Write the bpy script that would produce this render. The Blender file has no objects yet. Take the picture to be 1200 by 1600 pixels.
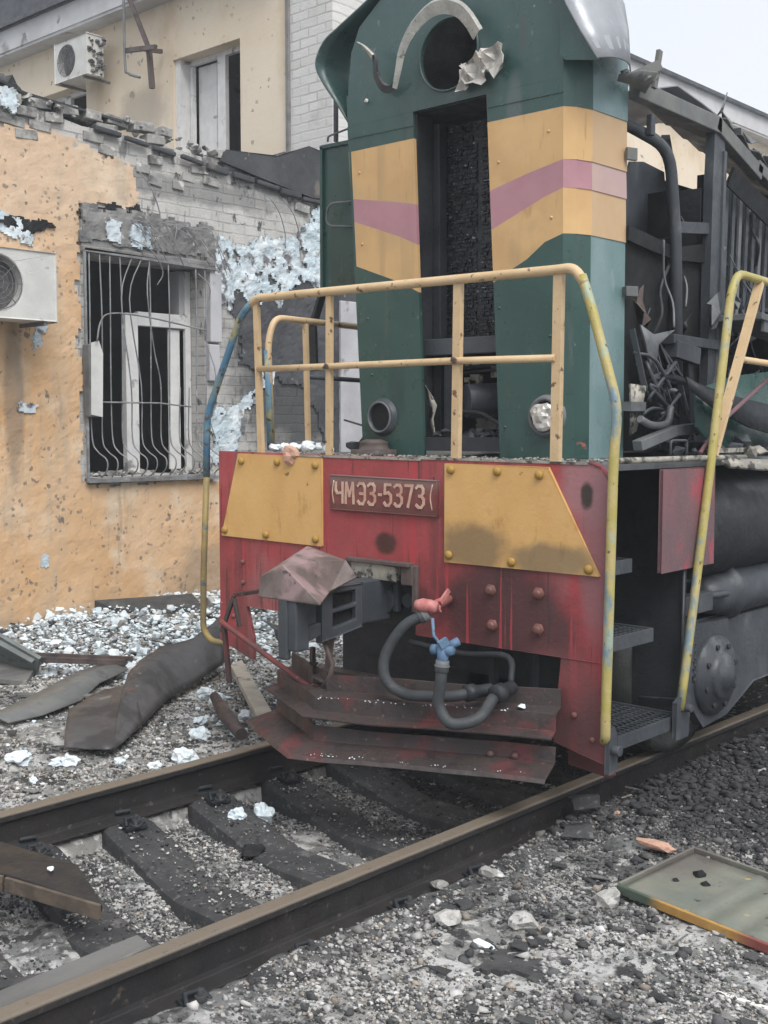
import bpy, bmesh, math, random
import numpy as np
from math import radians as R, sin, cos, pi
from mathutils import Vector as V, Matrix, noise
from mathutils.geometry import tessellate_polygon
random.seed(7); rng = np.random.default_rng(7)
S = bpy.context.scene; C = S.collection
# ---------------------------------------------------------------- camera, sky, sun, exposure
cd = bpy.data.cameras.new('camera'); cam = bpy.data.objects.new('camera', cd); C.objects.link(cam)
cam.location = (3.80, -4.14, 1.63); cam.rotation_euler = (R(90-4.2), 0, R(42.4))
cd.sensor_fit = 'VERTICAL'; cd.sensor_height = 24; cd.lens = 27.75; cd.clip_end = 2000; cd.clip_start = .05
S.camera = cam
W = bpy.data.worlds.new('World'); S.world = W; W.use_nodes = True
nt = W.node_tree; nt.nodes.clear()
out = nt.nodes.new('ShaderNodeOutputWorld'); bg = nt.nodes.new('ShaderNodeBackground')
sky = nt.nodes.new('ShaderNodeTexSky'); sky.sky_type = 'NISHITA'; sky.sun_disc = False
sky.sun_elevation = R(52); sky.sun_rotation = R(115); sky.dust_density = 5; sky.air_density = 1.2
hs = nt.nodes.new('ShaderNodeHueSaturation'); hs.inputs['Saturation'].default_value = .35
mx = nt.nodes.new('ShaderNodeMix'); mx.data_type = 'RGBA'; mx.inputs[0].default_value = .72
nz = nt.nodes.new('ShaderNodeTexNoise'); nz.inputs['Scale'].default_value = 2.2; nz.inputs['Detail'].default_value = 4
cr = nt.nodes.new('ShaderNodeMix'); cr.data_type = 'RGBA'
cr.inputs[6].default_value = (7.6, 8.2, 9.1, 1); cr.inputs[7].default_value = (9.6, 9.8, 10.1, 1)
nt.links.new(nz.outputs[0], cr.inputs[0])
nt.links.new(sky.outputs[0], hs.inputs['Color']); nt.links.new(hs.outputs[0], mx.inputs[6]); nt.links.new(cr.outputs[2], mx.inputs[7])
nt.links.new(mx.outputs[2], bg.inputs[0]); bg.inputs[1].default_value = .066; nt.links.new(bg.outputs[0], out.inputs[0])
sl = bpy.data.lights.new('sun', 'SUN'); sl.energy = 1.5; sl.angle = R(35); sl.color = (1, .97, .93)
so = bpy.data.objects.new('sun', sl); C.objects.link(so)
so.rotation_euler = V((.72, -.34, 1.0)).to_track_quat('Z', 'Y').to_euler()
S.view_settings.view_transform = 'Standard'; S.view_settings.look = 'None'
S.view_settings.exposure = 1.0; S.view_settings.gamma = 1

# ---------------------------------------------------------------- materials
class NT:
    def __init__(s, name):
        s.m = bpy.data.materials.new(name); s.m.use_nodes = True; s.t = s.m.node_tree; s.t.nodes.clear()
        s.o = s.n('ShaderNodeOutputMaterial'); s.b = s.n('ShaderNodeBsdfPrincipled'); s.l(s.b.outputs[0], s.o.inputs[0])
        s.tc = s.n('ShaderNodeTexCoord').outputs['Object']
    def n(s, t): return s.t.nodes.new(t)
    def l(s, a, b): s.t.links.new(a, b)
    def map(s, sc=(1,1,1), loc=(0,0,0), rot=(0,0,0), src=None):
        m = s.n('ShaderNodeMapping'); m.inputs['Scale'].default_value = sc; m.inputs['Location'].default_value = loc
        m.inputs['Rotation'].default_value = rot
        s.l(src or s.tc, m.inputs[0]); return m.outputs[0]
    def noise(s, scale, st=(1,1,1), det=5, off=0, ro=.6):
        k = s.n('ShaderNodeTexNoise'); k.inputs['Scale'].default_value = scale; k.inputs['Detail'].default_value = det
        k.inputs['Roughness'].default_value = ro
        s.l(s.map(st, (off, off*.7, off*1.3)), k.inputs['Vector']); return k.outputs[0]
    def rng(s, x, a, b, lo=0., hi=1.):
        k = s.n('ShaderNodeMapRange'); k.interpolation_type = 'SMOOTHSTEP'
        for i, v in enumerate((a, b, lo, hi)): k.inputs[i+1].default_value = v
        s.l(x, k.inputs[0]); return k.outputs[0]
    def math(s, op, a, b=None):
        k = s.n('ShaderNodeMath'); k.operation = op
        for i, v in enumerate((a, b)):
            if v is None: continue
            if hasattr(v, 'links'): s.l(v, k.inputs[i])
            else: k.inputs[i].default_value = v
        return k.outputs[0]
    def mix(s, f, a, b):
        k = s.n('ShaderNodeMix'); k.data_type = 'RGBA'
        for i, v in ((0, f), (6, a), (7, b)):
            if hasattr(v, 'links'): s.l(v, k.inputs[i])
            elif i == 0: k.inputs[0].default_value = v
            else: k.inputs[i].default_value = (*v, 1) if len(v) == 3 else v
        return k.outputs[2]
    def sep(s):
        k = s.n('ShaderNodeSeparateXYZ'); s.l(s.tc, k.inputs[0]); return k.outputs
def mat(name, base, var=None, layers=(), rough=.7, metal=0., bump=(.3, 60), bump2=None, spec=.4, brick=None, attr=None, roughvar=.15):
    """base colour, one broad variation, then stain, wear or painted-light layers with a shape of their own"""
    a = NT(name); col = base; hts = []
    if attr:
        k = a.n('ShaderNodeAttribute'); k.attribute_name = attr; col = k.outputs['Color']
    if brick:
        cb, cm, ori, bw, bh, ms = brick
        k = a.n('ShaderNodeTexBrick'); sx = a.sep(); cx = a.n('ShaderNodeCombineXYZ')
        a.l(sx[ori], cx.inputs[0]); a.l(sx[2], cx.inputs[1])
        wob = a.n('ShaderNodeVectorMath'); wob.operation = 'MULTIPLY_ADD'
        nn = a.n('ShaderNodeTexNoise'); nn.inputs['Scale'].default_value = 5; a.l(a.tc, nn.inputs['Vector'])
        a.l(nn.outputs[1], wob.inputs[0]); wob.inputs[1].default_value = (.025, .025, 0); a.l(cx.outputs[0], wob.inputs[2])
        a.l(wob.outputs[0], k.inputs['Vector']); k.inputs['Scale'].default_value = 1
        k.inputs['Brick Width'].default_value = bw; k.inputs['Row Height'].default_value = bh; k.inputs['Mortar Size'].default_value = ms
        k.inputs['Mortar Smooth'].default_value = .3
        k.inputs['Color1'].default_value = (*base, 1); k.inputs['Color2'].default_value = (*cb, 1); k.inputs['Mortar'].default_value = (*cm, 1)
        col = k.outputs[0]; hts.append((a.math('MULTIPLY', k.outputs['Fac'], -1.), 1.0))
    if var: col = a.mix(a.rng(a.noise(var[1], var[3] if len(var) > 3 else (1,1,1)), .35, .65, 0, var[2]), col, var[0])
    off = 3.1
    for L in layers:
        kind, c = L[0], L[1]; off += 7.7
        if kind == 'n':      # (n, colour, scale, lo, hi, stretch, amount)
            f = a.rng(a.noise(L[2], L[5] if len(L) > 5 else (1,1,1), off=off), L[3], L[4], 0, L[6] if len(L) > 6 else 1)
        elif kind == 'blob': # (blob, colour, centre, radii, ragged, amount)
            r = L[3]; m = a.map((1/r[0], 1/r[1], 1/r[2]), tuple(-L[2][i]/r[i] for i in range(3)))
            ln = a.n('ShaderNodeVectorMath'); ln.operation = 'LENGTH'; a.l(m, ln.inputs[0])
            d = a.math('ADD', ln.outputs['Value'], a.math('MULTIPLY', a.math('SUBTRACT', a.noise(L[6] if len(L) > 6 else 5, off=off), .5), L[4]))
            f = a.rng(d, 1.2, .62, 0, L[5])
        elif kind == 'axis': # (axis, colour, axis index, full at, none at, ragged, amount)
            d = a.math('ADD', a.sep()[L[2]], a.math('MULTIPLY', a.math('SUBTRACT', a.noise(3.5, (2, 2, .7), off=off), .5), L[5]))
            f = a.rng(d, L[4], L[3], 0, L[6])
        elif kind == 'spots': # (spots, colour, scale, radius, share, amount, fuzz)
            k = a.n('ShaderNodeTexVoronoi'); k.inputs['Scale'].default_value = L[2]
            wob = a.n('ShaderNodeVectorMath'); wob.operation = 'MULTIPLY_ADD'
            nn = a.n('ShaderNodeTexNoise'); nn.inputs['Scale'].default_value = L[2]*3; nn.inputs['Detail'].default_value = 3; a.l(a.tc, nn.inputs['Vector'])
            a.l(nn.outputs[1], wob.inputs[0]); q = .35/L[2]; q *= 2.2; wob.inputs[1].default_value = (q, q, q); a.l(a.map(loc=(off, off, off)), wob.inputs[2])
            a.l(wob.outputs[0], k.inputs['Vector'])
            sc = a.n('ShaderNodeSeparateColor'); a.l(k.outputs['Color'], sc.inputs[0])
            rad = a.math('MULTIPLY', a.rng(sc.outputs[0], 1-L[4], 1.02, .45, 1), L[3]*2.3)
            f = a.math('MULTIPLY', a.rng(a.math('SUBTRACT', k.outputs['Distance'], rad), .05, -.03), L[5])
            f = a.math('MULTIPLY', f, a.math('GREATER_THAN', sc.outputs[0], 1-L[4]))
            f = a.math('MULTIPLY', f, a.rng(a.noise(1.9 if L[2] < 8 else 2.6, off=off*1.3, det=2), .50, .60, .04 if L[2] > 8 else 0, 1))
            hts.append((a.math('MULTIPLY', f, -1.), 2.0))
        col = a.mix(f, col, c)
    a.l(col, a.b.inputs['Base Color']) if hasattr(col, 'links') else setattr(a.b.inputs['Base Color'], 'default_value', (*col, 1))
    a.b.inputs['Metallic'].default_value = metal; a.b.inputs['Specular IOR Level'].default_value = spec
    a.l(a.rng(a.noise(9, off=1.7), .3, .7, max(.05, rough-roughvar), min(1, rough+roughvar)), a.b.inputs['Roughness'])
    h = a.math('MULTIPLY', a.noise(bump[1], off=.3, det=6, ro=.65), 1.)
    if bump2: h = a.math('ADD', h, a.math('MULTIPLY', a.noise(bump2[1], off=5.3), bump2[0]))
    for x, w in hts: h = a.math('ADD', h, a.math('MULTIPLY', x, w))
    b = a.n('ShaderNodeBump'); b.inputs['Strength'].default_value = bump[0]; b.inputs['Distance'].default_value = .012
    a.l(h, b.inputs['Height']); a.l(b.outputs[0], a.b.inputs['Normal'])
    return a.m
SOOT = (.018, .019, .022); RUST = (.10, .045, .025); GRIME = (.045, .035, .035)
M = {}
M['red'] = mat('red_paint', (.37,.062,.068), ((.29,.050,.056), 3, 1), [('n', (.30,.13,.13), 2.2, .50, .66, (1,1,.6), .6), ('n', (.16,.05,.05), 5, .56, .70, (1,1,.25), .6),
    ('n', (.44,.15,.16), 1.6, .52, .72, (1,1,.6), .55), ('n', GRIME, 7, .60, .78, (1,1,.35), .55), ('n', (.17,.045,.04), 4, .5, .75, (1,1,1), .5),
    ('n', (.07,.035,.035), 7, .52, .64, (1,1,.09), .45),
    ('blob', (.045,.028,.028), (.74,0,.80), (.40,1,.28), 1.1, .85, 4),
    ('n', (.40,.05,.06), 26, .56, .62, (1,1,.03), .85), ('n', (.05,.03,.03), 30, .60, .66, (1,1,.05), .7),
    ('blob', (.33,.17,.18), (1.18,0,1.38), (.17,1,.16), .8, .85), ('blob', (.24,.12,.13), (1.2,0,1.1), (.09,1,.38), .6, .7), ('blob', (.15,.06,.06), (1.05,0,.5), (.25,1,.2), 1.0, .6),
    ('blob', (.055,.022,.018), (.03,0,1.07), (.075,1,.055), .5, .95, 14), ('blob', (.03,.025,.02), (1.145,0,1.34), (.032,1,.06), .6, .95, 20),
    ('axis', (.065,.04,.04), 2, .30, .62, .45, .75), ('blob', (.10,.035,.035), (.22,0,.76), (.16,1,.13), .9, .8, 10),
    ('spots', (.07,.035,.03), 14, .10, .18, .9)], rough=.55, bump=(.25, 50))
M['redlow'] = mat('scraper_paint', (.15,.035,.038), ((.075,.035,.034), 4, .9), [('n', (.050,.042,.041), 5, .33, .50, (1,1,1), .95), ('n', (.03,.025,.025), 17, .52, .62, (1,1,1), .6),
    ('n', (.20,.12,.09), 40, .63, .7, (1,1,1), .8), ('spots', (.4,.34,.26), 22, .10, .10, .9)], rough=.5, bump=(.3, 50))
M['redrod'] = mat('red_rod_paint', (.22,.045,.045), ((.09,.05,.05), 9, .8), [('n', (.30,.20,.18), 20, .6, .7)], rough=.5)
M['pinkpanel'] = mat('faded_pink_paint', (.20,.09,.10), ((.12,.08,.09), 4, .9, (1,1,.3)), [('n', (.34,.06,.08), 6, .56, .66, (1,1,.4), .8), ('n', SOOT, 5, .6, .8, (1,1,.2), .6)], rough=.6)
M['ypanel'] = mat('yellow_plate_paint', (.62,.38,.145), ((.57,.33,.115), 5, .8, (1,1,.5)), [
    ('n', (.66,.42,.16), 3, .55, .75), ('n', (.40,.21,.06), 12, .58, .7, (1,1,.4), .6),
    ('blob', (.135,.105,.065), (.56,0,1.10), (.20,1,.12), 1.1, .72, 5), ('blob', (.15,.12,.08), (1.0,0,1.06), (.27,1,.08), 1.1, .72, 5),
    ('spots', (.16,.09,.03), 13, .09, .25, .8)], rough=.55, bump=(.15, 40))
M['green'] = mat('dark_green_paint', (.019,.058,.050), ((.028,.074,.064), 2.5, 1), [('n', (.075,.09,.085), 11, .60, .72, (1,1,.12), .5), ('n', (.012,.022,.022), 2.2, .54, .75, (1,1,.8), .6),('axis', (.062,.105,.108), 2, 3.9, 2.9, .3, .7),  # axis layer paints a blue-grey sky reflection into the upper hood
    ('n', (.012,.03,.028), 5, .54, .74, (1,1,.3), .6), ('n', (.09,.06,.045), 22, .62, .70, (1,1,.10), .5), ('n', (.10,.15,.14), 14, .66, .74, (1,1,.3), .4), ('spots', (.4,.10,.07), 5, .05, .12, .8), ('spots', (.34,.38,.36), 9, .06, .10, .8), ('n', (.19,.22,.21), 30, .66, .70, (1,1,.5), .6), ('blob', (.03,.035,.038), (-.05,.55,3.25), (.30,1,.25), 1, .45), ('blob', (.10,.12,.12), (.36,.55,3.15), (.05,1,.16), .6, .6)], rough=.38, bump=(.10, 14), spec=.5)
M['greenside'] = mat('lit_weathered_green_side_paint', (.12,.20,.205), ((.17,.25,.26), 3, 1, (1,1,.3)), [('n', (.06,.09,.09), 6, .58, .8, (1,1,.25), .6), ('n', (.25,.3,.3), 14, .64, .72, (1,1,.3), .4)], rough=.35, bump=(.10, 14))  # front green lightened by painted-in side light, plus weather streaks
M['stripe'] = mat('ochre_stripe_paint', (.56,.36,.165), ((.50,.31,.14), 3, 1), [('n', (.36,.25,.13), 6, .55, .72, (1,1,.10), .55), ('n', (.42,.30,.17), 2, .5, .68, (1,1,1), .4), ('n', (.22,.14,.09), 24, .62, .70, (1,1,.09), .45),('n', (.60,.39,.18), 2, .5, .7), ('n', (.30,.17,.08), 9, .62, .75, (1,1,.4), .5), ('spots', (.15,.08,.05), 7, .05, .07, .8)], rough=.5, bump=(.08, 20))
M['stripeside'] = mat('lit_ochre_side_paint', (.52,.37,.22), ((.47,.32,.18), 3, 1, (1,1,.4)), [('n', (.58,.45,.32), 4, .52, .7, (1,1,.3)), ('spots', (.12,.07,.05), 8, .06, .08, .8)], rough=.45, bump=(.08, 20))  # ochre paled for the brighter hood side; that light is in the colour
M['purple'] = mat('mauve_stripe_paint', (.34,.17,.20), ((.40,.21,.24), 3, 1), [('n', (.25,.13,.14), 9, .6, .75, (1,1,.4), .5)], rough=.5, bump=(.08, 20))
M['purpleside'] = mat('lit_mauve_side_paint', (.42,.29,.28), ((.46,.34,.28), 3, 1), rough=.5, bump=(.08, 20))  # mauve copy with the daylight on the hood side painted in
M['rail_y'] = mat('cream_handrail_paint', (.60,.44,.26), ((.52,.37,.21), 6, 1), [('n', (.10,.05,.03), 22, .60, .66, (1,1,1), .9), ('n', (.56,.42,.26), 9, .55, .7), ('spots', (.08,.045,.03), 20, .10, .15, .9)], rough=.45, bump=(.2, 60))
M['pole'] = mat('chipped_yellow_blue_paint', (.36,.31,.09), ((.44,.36,.16), 9, 1), [('n', (.12,.22,.30), 4, .50, .58, (1,1,.5), .9), ('n', (.30,.38,.30), 9, .56, .64, (1,1,.5), .8), ('n', (.12,.07,.03), 26, .62, .68)], rough=.45, bump=(.3, 60))
M['poleblue'] = mat('chipped_blue_paint', (.07,.17,.27), ((.14,.22,.24), 7, 1), [('n', (.34,.30,.12), 6, .55, .62, (1,1,.6), .9), ('n', (.09,.06,.04), 22, .58, .66)], rough=.5, bump=(.3, 60))
M['poleyel'] = mat('worn_ochre_pole_paint', (.27,.20,.065), ((.18,.14,.07), 6, 1), [('n', (.07,.10,.12), 7, .6, .68)], rough=.5, bump=(.3, 60))
M['blue'] = mat('blue_valve_paint', (.075,.14,.24), ((.12,.19,.28), 12, 1), [('n', (.05,.04,.04), 20, .6, .7)], rough=.5)
M['pinkv'] = mat('pink_valve_paint', (.50,.22,.20), ((.36,.10,.10), 14, 1), rough=.5)
M['rubber'] = mat('grey_rubber', (.050,.055,.060), ((.034,.038,.042), 10, 1), [('n', (.17,.18,.19), 30, .62, .75, (1,1,1), .6)], rough=.6, bump=(.15, 90))
M['char'] = mat('charred_black_steel', (.014,.017,.021), ((.027,.031,.036), 3, 1), [('n', (.065,.068,.07), 8, .58, .8, (1,1,.5), .6)], rough=.6, bump=(.4, 30))
M['black'] = mat('soot_black', (.004,.005,.006), ((.010,.011,.013), 5, 1), rough=.8)
M['soot'] = mat('sooty_grey_steel', (.062,.070,.080), ((.04,.046,.055), 3, 1), [('n', (.12,.128,.135), 6, .55, .75, (1,1,.5), .7), ('n', RUST, 9, .64, .78, (1,1,1), .4)], rough=.5, bump=(.3, 30))
M['sootl'] = mat('dusty_grey_steel', (.15,.158,.165), ((.10,.108,.115), 4, 1), [('n', (.055,.06,.065), 7, .56, .72, (1,1,.5), .8)], rough=.5, bump=(.25, 30))
M['burnt'] = mat('burnt_brown_steel', (.075,.055,.050), ((.11,.085,.08), 6, 1), [('n', (.035,.032,.034), 5, .52, .7)], rough=.55, bump=(.3, 35))
M['cover'] = mat('burnt_coupler_cover_paint', (.17,.135,.125), ((.11,.085,.08), 7, 1), [('n', (.32,.22,.225), 5, .50, .64, (1,1,1), .8), ('n', (.06,.05,.045), 18, .6, .7)], rough=.55, bump=(.2, 30))
M['dull'] = mat('pale_scorched_plate', (.36,.34,.29), ((.22,.21,.19), 14, 1), [('n', (.05,.05,.045), 16, .5, .6)], rough=.6)
M['wing'] = mat('bare_grey_sheet_metal', (.27,.285,.31), ((.35,.365,.39), 2.5, 1, (1,1,.4)), [('n', (.16,.17,.18), 7, .58, .78, (1,1,.4), .6), ('n', (.10,.09,.085), 16, .64, .74)], rough=.42, bump=(.2, 12), metal=.15)
M['frame'] = mat('scorched_grey_olive_steel', (.15,.155,.145), ((.11,.115,.118), 5, 1), [('n', (.06,.055,.055), 7, .56, .72, (1,1,1), .8)], rough=.5, bump=(.2, 30))
M['foil'] = mat('crumpled_pale_foil', (.62,.59,.55), ((.38,.37,.35), 12, 1), [('n', (.12,.11,.10), 12, .62, .72)], rough=.38, metal=.25, bump=(.3, 40))
M['trim'] = mat('peeled_gasket_metal', (.42,.42,.39), ((.30,.30,.28), 9, 1), [('n', (.12,.11,.10), 18, .62, .7)], rough=.4, metal=.2)
M['coal'] = mat('charred_wood', (.010,.011,.014), ((.018,.020,.024), 8, 1), [('n', (.45,.46,.48), 34, .635, .665, (1.0,1,2.6), .9)], rough=.32, bump=(1.0, 26), spec=.6)  # pale noise flecks are glints painted onto the char
M['tread'] = mat('polished_wheel_steel', (.07,.072,.07), ((.045,.047,.046), 8, 1), rough=.38, metal=.4)
M['plateno'] = mat('number_plate_brown', (.15,.040,.038), ((.21,.065,.055), 6, 1), [('axis', (.20,.15,.14), 2, 1.38, 1.30, .1, .7), ('axis', (.08,.04,.035), 2, 1.22, 1.27, .05, .6)], rough=.5)
M['letter'] = mat('cream_lettering', (.58,.43,.33), ((.45,.26,.20), 14, 1), rough=.55)
M['bolt'] = mat('red_bolt_heads', (.20,.07,.06), ((.12,.06,.05), 9, 1), rough=.5)
M['ybolt'] = mat('brass_toned_bolts', (.36,.22,.05), rough=.45)
M['plaster'] = mat('orange_plaster', (.57,.365,.20), ((.62,.43,.27), 1.1, 1), [('n', (.54,.31,.14), 1.4, .5, .7, (1,1,.7), .8), ('axis', (.57,.43,.31), 2, 3.7, 2.5, .9, .8),
    ('n', (.40,.34,.26), 2.6, .50, .70, (1,1.4,.25), .65), ('n', (.66,.55,.42), 1.8, .54, .68, (1,1,.8), .6), ('n', (.30,.24,.18), 8, .60, .72, (1,1,.12), .5), ('blob', (.20,.16,.125), (-5.15,1.08,1.85), (1,.10,.75), .8, .65, 4), ('blob', (.22,.18,.14), (-5.15,3.2,.15), (1,.6,.35), 1.0, .55, 3),
    ('blob', (.21,.16,.12), (-5.15,.55,2.2), (1,.10,.5), .8, .5, 4),
    ('n', (.22,.19,.16), 13, .665, .72, (1,1,1), .8), ('spots', (.16,.135,.12), 4.2, .09, .20, .9), ('spots', (.15,.125,.11), 11, .13, .20, .85), ('spots', (.20,.165,.13), 23, .17, .30, .8), ('n', (.15,.13,.12), 10, .67, .71, (1,1,.6), .9), ('n', (.12,.11,.105), 3.3, .685, .72, (1,1,1), .85),
    ('axis', (.30,.26,.2), 2, -.1, .10, .2, .5)], rough=.85, bump=(.35, 30), bump2=(.35, 7))
M['facade'] = mat('beige_stucco', (.66,.56,.43), ((.70,.61,.49), .8, 1), [('n', (.52,.37,.22), 1.1, .5, .7, (1,1,.6), .6), ('spots', (.27,.24,.2), 3.1, .08, .18, .85), ('spots', (.27,.24,.21), 7, .12, .18, .9), ('spots', (.3,.26,.22), 13, .17, .16, .8), ('n', (.24,.21,.18), 5, .68, .72, (1,1,1), .85),
    ('n', (.44,.38,.32), 2, .6, .75, (1,1,.3), .5), ('blob', (.25,.21,.17), (-9.15,6,5.9), (.09,1,.6), .7, .7), ('blob', (.33,.29,.24), (-10.0,6,5.95), (.6,1,.35), 1, .5)], rough=.88, bump=(.3, 16))
M['brick'] = mat('white_silicate_brick', (.52,.51,.49), ((.44,.435,.42), 2, 1), [('n', (.50,.49,.47), 5, .50, .62, (1,1,1), .8), ('n', (.28,.275,.26), 3, .52, .72, (1,1,1), .8), ('n', (.13,.13,.13), 6, .57, .68, (1,1.3,.6), .85),
    ('blob', (.04,.042,.046), (-5.15,4.4,2.2), (1,1.05,1.0), .8, .92, 3), ('n', (.05,.05,.052), 9, .62, .68, (1,1,.7), .9), ('blob', (.10,.10,.105), (-5.15,4.3,4.05), (1,.75,.16), .9, .8, 6), ('blob', (.13,.13,.13), (-5.15,3.0,3.82), (1,1.3,.12), 1.2, .6, 6), ('spots', (.12,.12,.12), 4, .16, .3, .8)],
    rough=.9, bump=(.6, 40), brick=((.44,.43,.41), (.30,.29,.28), 1, .27, .092, .009))
M['brickb'] = mat('white_painted_brick', (.64,.63,.61), ((.58,.57,.56), 1.5, 1), [('n', (.42,.41,.39), 2.5, .55, .75, (1,1,1), .7), ('spots', (.3,.29,.28), 2.6, .1, .2, .7)],
    rough=.9, bump=(.45, 30), brick=((.56,.55,.52), (.42,.41,.39), 0, .29, .11, .012))
M['brickloose'] = mat('loose_silicate_brick', (.38,.375,.355), ((.25,.245,.235), 4, 1), [('n', (.10,.10,.10), 5, .48, .64, (1,1,1), .9), ('n', (.55,.54,.52), 8, .58, .68)], rough=.9, bump=(.6, 40))
M['foam'] = mat('pale_blue_foam', (.46,.55,.60), ((.60,.65,.68), 4, 1), [('n', (.38,.45,.49), 8, .52, .68), ('n', (.16,.16,.17), 5, .55, .63), ('n', (.30,.29,.28), 12, .58, .66)], rough=.95, bump=(.35, 20))
M['foamg'] = mat('white_foam_chunks', (.76,.81,.83), ((.62,.71,.76), 5, 1), [('n', (.42,.42,.41), 7, .62, .74)], rough=.85, bump=(.7, 30), attr=None)
M['conc'] = mat('scorched_concrete', (.24,.235,.23), ((.17,.167,.165), 3, 1), [('n', (.08,.08,.083), 4, .54, .68), ('n', (.42,.42,.40), 7, .6, .7), ('n', RUST, 8, .68, .76, (1,1,1), .5)], rough=.9, bump=(.6, 30))
M['concd'] = mat('sooty_render', (.070,.073,.079), ((.045,.047,.052), 3, 1), [('n', (.15,.135,.12), 3, .58, .72), ('n', (.32,.30,.27), 8, .68, .74)], rough=.9, bump=(.5, 25))
M['roof'] = mat('dark_roof_sheet', (.05,.055,.065), ((.08,.085,.095), 3, 1), rough=.6)
M['fascia'] = mat('white_fascia_board', (.55,.55,.56), ((.46,.46,.47), 2, 1), [('spots', (.2,.2,.2), 2, .14, .3, .9)], rough=.7)
M['pvc'] = mat('white_window_frame', (.70,.70,.69), ((.60,.60,.60), 5, 1), [('n', (.16,.15,.145), 5, .60, .70, (1,1,1), .8)], rough=.5)
M['reveal'] = mat('pale_window_reveal', (.46,.46,.48), ((.36,.36,.38), 2, 1), [('n', (.16,.16,.17), 3, .58, .7)], rough=.85)
M['bar'] = mat('painted_window_bars', (.24,.26,.27), ((.16,.15,.15), 6, 1), [('n', (.36,.38,.40), 9, .58, .68)], rough=.5)
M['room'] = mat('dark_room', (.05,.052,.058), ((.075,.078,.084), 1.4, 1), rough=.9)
M['dglass'] = mat('dark_window_glass', (.035,.038,.045), rough=.22, spec=.5, bump=(.03, 3))
M['ac'] = mat('white_air_conditioner', (.58,.58,.56), ((.50,.50,.48), 4, 1), [('n', (.22,.18,.14), 7, .63, .72)], rough=.5)
M['acd'] = mat('dark_air_conditioner_grille', (.09,.09,.095), ((.14,.14,.14), 20, 1), rough=.6)
M['railhead'] = mat('rusty_rail_steel', (.030,.027,.026), ((.021,.020,.021), 4, 1), [('axis', (.17,.14,.108), 2, -.001, -.012, .004, .95), ('n', (.10,.085,.07), 30, .6, .72)], rough=.5, bump=(.3, 60))
M['sleeper'] = mat('sooty_concrete_sleeper', (.034,.036,.039), ((.055,.056,.058), 3, 1), [('n', (.16,.155,.15), 7, .60, .70, (1,1,1), .7), ('n', (.015,.016,.018), 4, .54, .66), ('n', (.16,.155,.15), 34, .58, .66, (1,1,1), .7), ('spots', (.33,.32,.3), 26, .16, .12, .8)], rough=.8, bump=(.6, 40))
M['bent'] = mat('bent_scorched_sheet', (.055,.052,.053), ((.075,.070,.071), 2, 1), [('n', (.025,.024,.025), 2.5, .50, .60, (1,1,1), .7), ('n', (.03,.03,.031), 3, .56, .72), ('n', (.15,.14,.13), 9, .62, .72), ('n', (.10,.06,.045), 6, .64, .74), ('spots', (.35,.35,.34), 12, .05, .08, .8)], rough=.5, bump=(.15, 20))
M['board'] = mat('dirty_white_board', (.42,.38,.32), ((.30,.27,.23), 5, 1), [('n', (.13,.11,.10), 7, .58, .7)], rough=.8, bump=(.4, 30))
M['plank'] = mat('grey_weathered_timber', (.15,.15,.145), ((.10,.10,.098), 6, 1, (1,.2,1)), [('n', (.24,.23,.21), 10, .58, .7, (1,.2,1))], rough=.8, bump=(.5, 30))
M['greybeam'] = mat('grey_green_channel_steel', (.16,.18,.175), ((.11,.125,.125), 4, 1), [('n', (.06,.06,.06), 8, .6, .7)], rough=.6)
M['boxtop'] = mat('tarred_board', (.012,.011,.011), ((.025,.022,.020), 6, 1), rough=.45, bump=(.4, 30))
M['boxside'] = mat('brown_board_edge', (.13,.10,.075), ((.07,.055,.045), 8, 1), rough=.7, bump=(.4, 30))
M['panelg'] = mat('grey_green_tray_enamel', (.15,.165,.14), ((.20,.20,.165), 4, 1), [('blob', (.13,.115,.105), (1.56,.02,-.08), (.22,.3,1), .8, .8), ('n', (.40,.30,.13), 7, .655, .69), ('n', (.05,.045,.04), 16, .64, .72)], rough=.5, bump=(.2, 40))
M['panele'] = mat('ochre_tray_edge_paint', (.46,.28,.08), ((.36,.20,.06), 8, 1), [('axis', (.22,.06,.06), 0, 2.12, 2.02, .1, .95), ('axis', (.05,.085,.07), 0, 1.68, 1.76, .1, .95)], rough=.5)
M['pinkshard'] = mat('salmon_render', (.56,.34,.25), ((.45,.27,.2), 12, 1), rough=.85, bump=(.6, 40))
M['slag'] = mat('pale_slag', (.50,.49,.47), ((.33,.325,.31), 14, 1), [('n', (.16,.155,.15), 20, .6, .7)], rough=.9, bump=(.8, 60))
M['tar'] = mat('tarred_roofing_felt', (.04,.042,.044), ((.065,.065,.065), 8, 1), rough=.7, bump=(.5, 40))
M['whitestick'] = mat('white_plastic_strip', (.75,.74,.70), rough=.5)
M['gravel'] = mat('gravel_stones', (.3,.3,.3), None, [('n', (.05,.05,.055), 2.4, .55, .62, (1,1,1), .65), ('blob', (.022,.023,.025), (.1,2.2,-.15), (1.25,2.5,1), .7, .92, 2.5), ('blob', (.028,.029,.032), (1.5,2.3,0), (1.3,2.7,1), .7, .85, 2.5)], rough=.85, bump=(.5, 60), attr='Col')
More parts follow.
